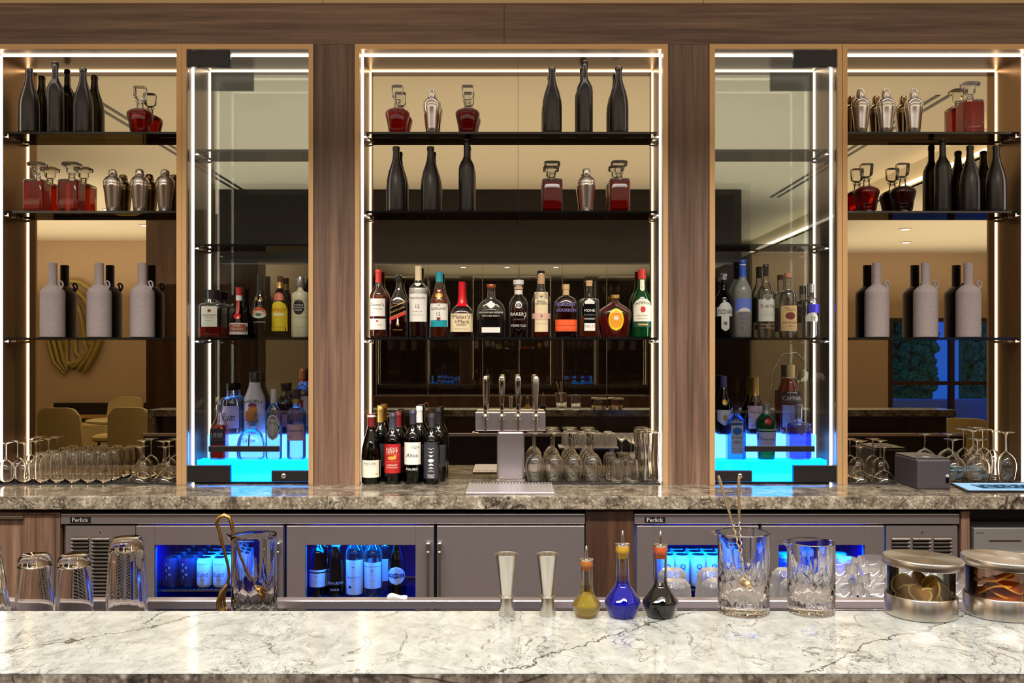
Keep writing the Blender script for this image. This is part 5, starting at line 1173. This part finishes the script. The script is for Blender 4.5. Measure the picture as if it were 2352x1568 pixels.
def jar(lab, px, D, kind, seed):
    rnd = random.Random(seed)
    x, y = PX(px, D), D
    t = thing('glass_jar', lab, 'jar', (x, y, ZB))
    obj('steel_base', MB().lathe([(.053, 0), (.0555, .001), (.0555, .032), (.0545, .0335), (.052, .032), (.052, .004), (1e-5, .0038)], 64), satin, t)
    obj('glass_wall', MB().shell([(.0515, .0045), (.0515, .078)], 56), pane, t)
    ld = MB().lathe([(1e-5, .079), (.0605, .079), (.0615, .080), (.0615, .0905), (.0605, .092), (.02, .0924), (1e-5, .0925)], 64)
    brush = MATS.get('spun_steel')
    if not brush:
        brush = pb('spun_steel', rgb(216, 212, 206), .26, 1, Anisotropic=.85)
        tn = N(brush, 'ShaderNodeTangent', direction_type='RADIAL', axis='Z'); L(brush, tn.outputs[0], brush.node_tree.nodes['Principled BSDF'].inputs['Tangent'])
    o_ = obj('steel_lid', ld, brush, t); o_.rotation_euler = (0, math.radians(2.2), 0)
    z = ZB+.008
    nn = 12 if kind == 'lime' else 8
    for i in range(nn):
        f = i/nn
        if kind == 'lime':
            r = rnd.uniform(.017, .021); tl = rnd.uniform(.5, 1.2)*rnd.choice((-1, 1)); zz = z+.014+f*.028
        else:
            r = rnd.uniform(.026, .030); tl = rnd.uniform(.08, .35)*rnd.choice((-1, 1)); zz = z+.008+f*.053
        a = i*2.4; d = (.0255 if kind == 'lime' else .011)
        dried(['dried lime slice in the jar beside the shorter mixing glass', 'dried orange slice in the jar at the photo edge'][kind != 'lime'], None, r, i, lime_r if kind == 'lime' else or_r, lime_f if kind == 'lime' else or_f,
              (x+d*math.cos(a), y+d*math.sin(a), zz), (rnd.uniform(.4, .9) if kind == 'lime' else rnd.uniform(-.2, .3), tl, rnd.uniform(0, 6)), 'dried %s slices in a jar' % kind)
jar('steel-lidded glass jar of dried lime slices', 2115, 1.52, 'lime', 3)
jar('steel-lidded glass jar of dried orange slices', 2297, 1.52, 'orange', 5)
# glasses drying on the rack beyond the rim
g = 'cut rocks glasses drying on the rack'
cutg = thin_glass('cut_glass', (.95, .95, .96, 1), 1.5, 3.0, .5, .05, ((.95, .93, .96, 1), .16))  # milky white mixed into the colour, standing in for sparkle on the facets
rk = thing('cut_glass_tumbler', 'cut crystal tumbler upside down on the drying rack beyond the bar', 'glass', (0, 0, -6), g)
def facets(r, a, z):
    return r*(1+.035*math.cos(14*a+z*260)*math.cos(z*300)) if z > .012 else r*(1+.01*math.cos(28*a))
obj('bowl', MB().shell([(.043-.011*i/18 if i < 17 else .032-.004*(i-16), .094*i/18) for i in range(19)]+[(.0001, .0945)], 84, rfun=facets), cutg, rk)
first = True
for px in (1552, 1646, 1740, 1826):
    for D in (2.20, 2.31):
        X = PX(px, 2.2)+(D-2.2)*.1
        if first: rk.location = (X, D, .8724); first = False
        else: dup(rk, (X, D, .8724), random.random())
g = 'upright coupes on the drying rack'
cp_ = thing('champagne_coupe', 'coupe glass standing upright on the lower drying rack', 'cocktail glass', (0, 0, -6), g)
obj('bowl', MB().shell([(.004, .076), (.014, .082), (.030, .096), (.040, .114), (.0425, .13), (.0428, .137)], 40), cutg, cp_)
obj('stem', MB().lathe([(.006, .008), (.0035, .02), (.0035, .065), (.005, .077)], 12), cutg, cp_)
obj('foot', MB().lathe([(.032, 0), (.031, .002), (.012, .005), (.006, .008)], 32), cutg, cp_)
first = True
for r_, D in enumerate((2.19, 2.29, 2.40, 2.50)):
    for k in range(4 if r_ else 4):
        X = PX(1925+k*43+(r_ % 2)*22, 2.19)+(D-2.19)*.3+k*.046
        if first: cp_.location = (X, D, .8164); first = False
        else: dup(cp_, (X, D, .8164), random.random())
# folded white cloth on the rim
m = MB(); nx, ny = 16, 5
for j in range(ny+1):
    for i in range(nx+1):
        u, v_ = i/nx, j/ny; m.v.append((-.022+.044*u, -.012+.022*v_, .004+.006*math.sin(PI*v_)*(.6+.4*math.sin(u*9))+.003*math.sin(u*5)))
n0 = len(m.v)
m.v += [(x, y, .0002) for x, y, z in m.v]
for j in range(ny):
    for i in range(nx):
        a = j*(nx+1)+i; m.f.append((a, a+1, a+nx+2, a+nx+1)); m.f.append((n0+a, n0+a+nx+1, n0+a+nx+2, n0+a+1))
for i in range(nx): m.f.append((i, n0+i, n0+i+1, i+1)); a = ny*(nx+1)+i; m.f.append((a, a+1, n0+a+1, n0+a))
for j in range(ny): a = j*(nx+1); m.f.append((a, a+nx+1, n0+a+nx+1, n0+a)); b = a+nx; m.f.append((b, n0+b, n0+b+nx+1, b+nx+1))
tag(obj('folded_cloth', m, pb('white_cloth', rgb(236, 226, 218), .9), loc=(PX(913, 2.115), 2.115, PZ(1378, 2.1)+.0003)), 'small folded white cloth resting on the steel rim', 'cloth')
# ================================================================== lounge seen in the mirrors
uph = colr('cream_upholstery', 226, 204, 146, .75)
ch = thing('lounge_chair', '', 'chair', (0, 0, 0), 'cream lounge chairs')
bk = MB()
Nx, Nz = 14, 12
for s in (0, 1):
    for j in range(Nz+1):
        for i in range(Nx+1):
            u = i/Nx*2-1; v_ = j/Nz
            wv = .25*(1-.12*v_)*(1 if v_ < .82 else math.sqrt(max(0, 1-((v_-.82)/.18)**2*.35)))
            bk.v.append((u*wv, .22+.06*v_-.05*(1-u*u)*-1*.6+(.05 if s else 0), .40+.55*v_-(.03*abs(u)**6 if v_ > .9 else 0)))
o1 = (Nx+1)*(Nz+1)
for j in range(Nz):
    for i in range(Nx):
        a = j*(Nx+1)+i; bk.f.append((a, a+1, a+Nx+2, a+Nx+1)); bk.f.append((o1+a, o1+a+Nx+1, o1+a+Nx+2, o1+a+1))
for i in range(Nx): a = Nz*(Nx+1)+i; bk.f.append((a, a+1, o1+a+1, o1+a)); bk.f.append((i, o1+i, o1+i+1, i+1))
for j in range(Nz): a = j*(Nx+1); bk.f.append((a, a+Nx+1, o1+a+Nx+1, o1+a)); b = a+Nx; bk.f.append((b, o1+b, o1+b+Nx+1, b+Nx+1))
obj('backrest', bk, uph, ch)
obj('seat', MB().lathe([(.22, .40, 2), (.25, .42, 2), (.255, .46, 2), (.23, .485, 2)], 32), uph, ch)
for sx in (-1, 1):
    for sy in (-1, 1): obj('leg', MB().tube([(sx*.15, sy*.15, .40), (sx*.22, sy*.2, 0)], [.016, .011], 10), walnut_dark, ch)
cs = [(-4.7, -1.3, 0, 'cream chair with its back to the bar, nearest the side light strip in the mirror'), (-3.98, -1.35, 0, 'cream chair with its back to the bar, nearer the dark wood column in the mirror'), (-5.05, -3.25, PI, 'cream chair facing the bar across the lounge table in the mirror'),
      (4.05, .35, .5, 'cream chair beside the near bar end, closest to the window in the mirror'), (4.75, .1, .3, 'cream chair behind the balloon glasses in the mirror')]
for i, (x, y, a, lab) in enumerate(cs):
    if i == 0: ch.location = (x, y, 0); ch.rotation_euler = (0, 0, a); ch['label'] = lab
    else: dup(ch, (x, y, 0), a, lab)
t = thing('lounge_table', 'round cream-topped table between the cream lounge chairs in the mirror', 'table', (-4.5, -2.25, 0))
obj('table_top', MB().lathe([(.43, .71), (.45, .72), (.45, .74), (.44, .745)], 48), colr('cream_table_top', 230, 212, 160, .4), t)
obj('pedestal', MB().lathe([(.25, 0), (.25, .01), (.04, .03), (.035, .705), (.1, .7095)], 28), black, t)
t = thing('banquette', 'dark wood banquette back with a tan stripe along the lounge wall', 'bench', (-5.9, -5.8, 0))
obj('bench_back', MB().box(-1.3, 2.6, -.29, -.2, 0, .74), walnut_dark_h, t, smooth=False)
obj('tan_stripe', MB().box(-1.3, 2.6, -.199, -.19, .50, .56), champagne, t, smooth=False)
obj('bench_seat', MB().box(-1.3, 2.6, -.189, .3, 0, .44), uph, t, smooth=False, bevel=.02)
t = thing('wall_sculpture', 'sculpture of nested gold-green loops on the lounge wall', 'artwork', (PX(165, 14.75), -6.03, 1.1))
olv = pb('olive_gold', rgb(176, 158, 92), .4, .3)
def wp(x, y): return (PX(x, 14.75)-t.location[0], 0, PZ(y, 14.75)-1.1)
for k in range(5):
    pts = []
    xr = 236-k*17; top = 645+k*22; xb = 190-k*13
    for i in range(15):
        q_ = i/14
        if q_ < .45: a = PI*.62*(1-q_/.45); pts.append(wp(170-k*4+(xr-170)*math.cos(a), top+110-110*math.sin(a)))
        else: f = (q_-.45)/.55; pts.append(wp(xr+(xb-xr)*f+8*math.sin(PI*f), top+110+(858-top-110-k*6)*f))
    obj('loop', MB().tube([(x, -.01*k, z) for x, y, z in pts], [.040]*13+[.034, .012], 10), olv, t)
for k in range(3):
    obj('loop', MB().tube([wp(110+k*12, 700+k*10), wp(108+k*13, 770), wp(124+k*12, 830), wp(150+k*3, 858-k*4)], [.034, .038, .034, .012], 10), olv, t)
t = thing('glass_partition', 'clear glass partition panels under the dark bulkhead in the mirror', 'glass screen', (0, -1.62, 0))
xs = [PX(x, 10.3) for x in (862, 981, 1107, 1191, 1290, 1392, 1490)]
for a, b in zip(xs, xs[1:]):
    p = obj('glass_panel', MB().box(a+.004, b-.004, -.005, .005, 1.05, 2.495), pane, t, smooth=False)
    obj('panel_edge', MB().box(a+.004, a+.012, .0055, .011, 1.05, 2.495).box(a+.012, b-.004, .0055, .011, 2.487, 2.495), satin, p, smooth=False)
obj('sill_cabinet', MB().box(xs[0], xs[-1], -.3, .2, 0, 1.0495), walnut_dark, t, smooth=False)
t = thing('arc_lamp', 'chrome dome lamp on an arching stem seen in the mirror', 'lamp', (3.05, -2.4, 0))
obj('lamp_base', MB().lathe([(.16, 0), (.16, .02), (.02, .03)], 28), chrome, t)
obj('arc_stem', MB().tube([(0, 0, .03), (.02, 0, .9), (.05, 0, 1.3), (.16, 0, 1.5), (.32, 0, 1.52), (.42, 0, 1.42), (.43, 0, 1.32)], .01, 10), chrome, t)
obj('dome_shade', MB().shell([(.13, 1.17), (.125, 1.22), (.09, 1.28), (.03, 1.32), (.001, 1.325)], 28).move(.43, 0, 0), chrome, t)
# fruit bowl on the far end of the near bar
fx, fy = -2.42, 1.38
t = thing('fruit_bowl', 'clear bowl of citrus standing on the bar end in the mirror', 'bowl', (fx, fy, ZB))
obj('bowl_glass', MB().shell([(.0001, .002), (.05, 0), (.055, .003), (.10, .04), (.125, .085), (.127, .09)], 40), clear, t)
lem = colr('lemon_skin', 236, 200, 50, .45); orn = colr('orange_skin', 236, 150, 40, .5)
for i in range(9):
    if i < 5: a = i*1.257; p = (fx+.052*math.cos(a), fy+.052*math.sin(a), ZB+.045)
    elif i < 8: a = i*2.1; p = (fx+.038*math.cos(a), fy+.038*math.sin(a), ZB+.102)
    else: p = (fx, fy, ZB+.158)
    lm = i % 2 == 0
    tag(obj('lemon' if lm else 'orange', MB().sphere((0, 0, 0), .031, 18, 12, (1.15 if lm else 1, 1, 1)), lem if lm else orn, loc=p), '%s in the citrus bowl on the bar end' % ('yellow lemon' if lm else 'orange'), 'fruit', 'citrus in the bowl: '+('lemons' if lm else 'oranges'))
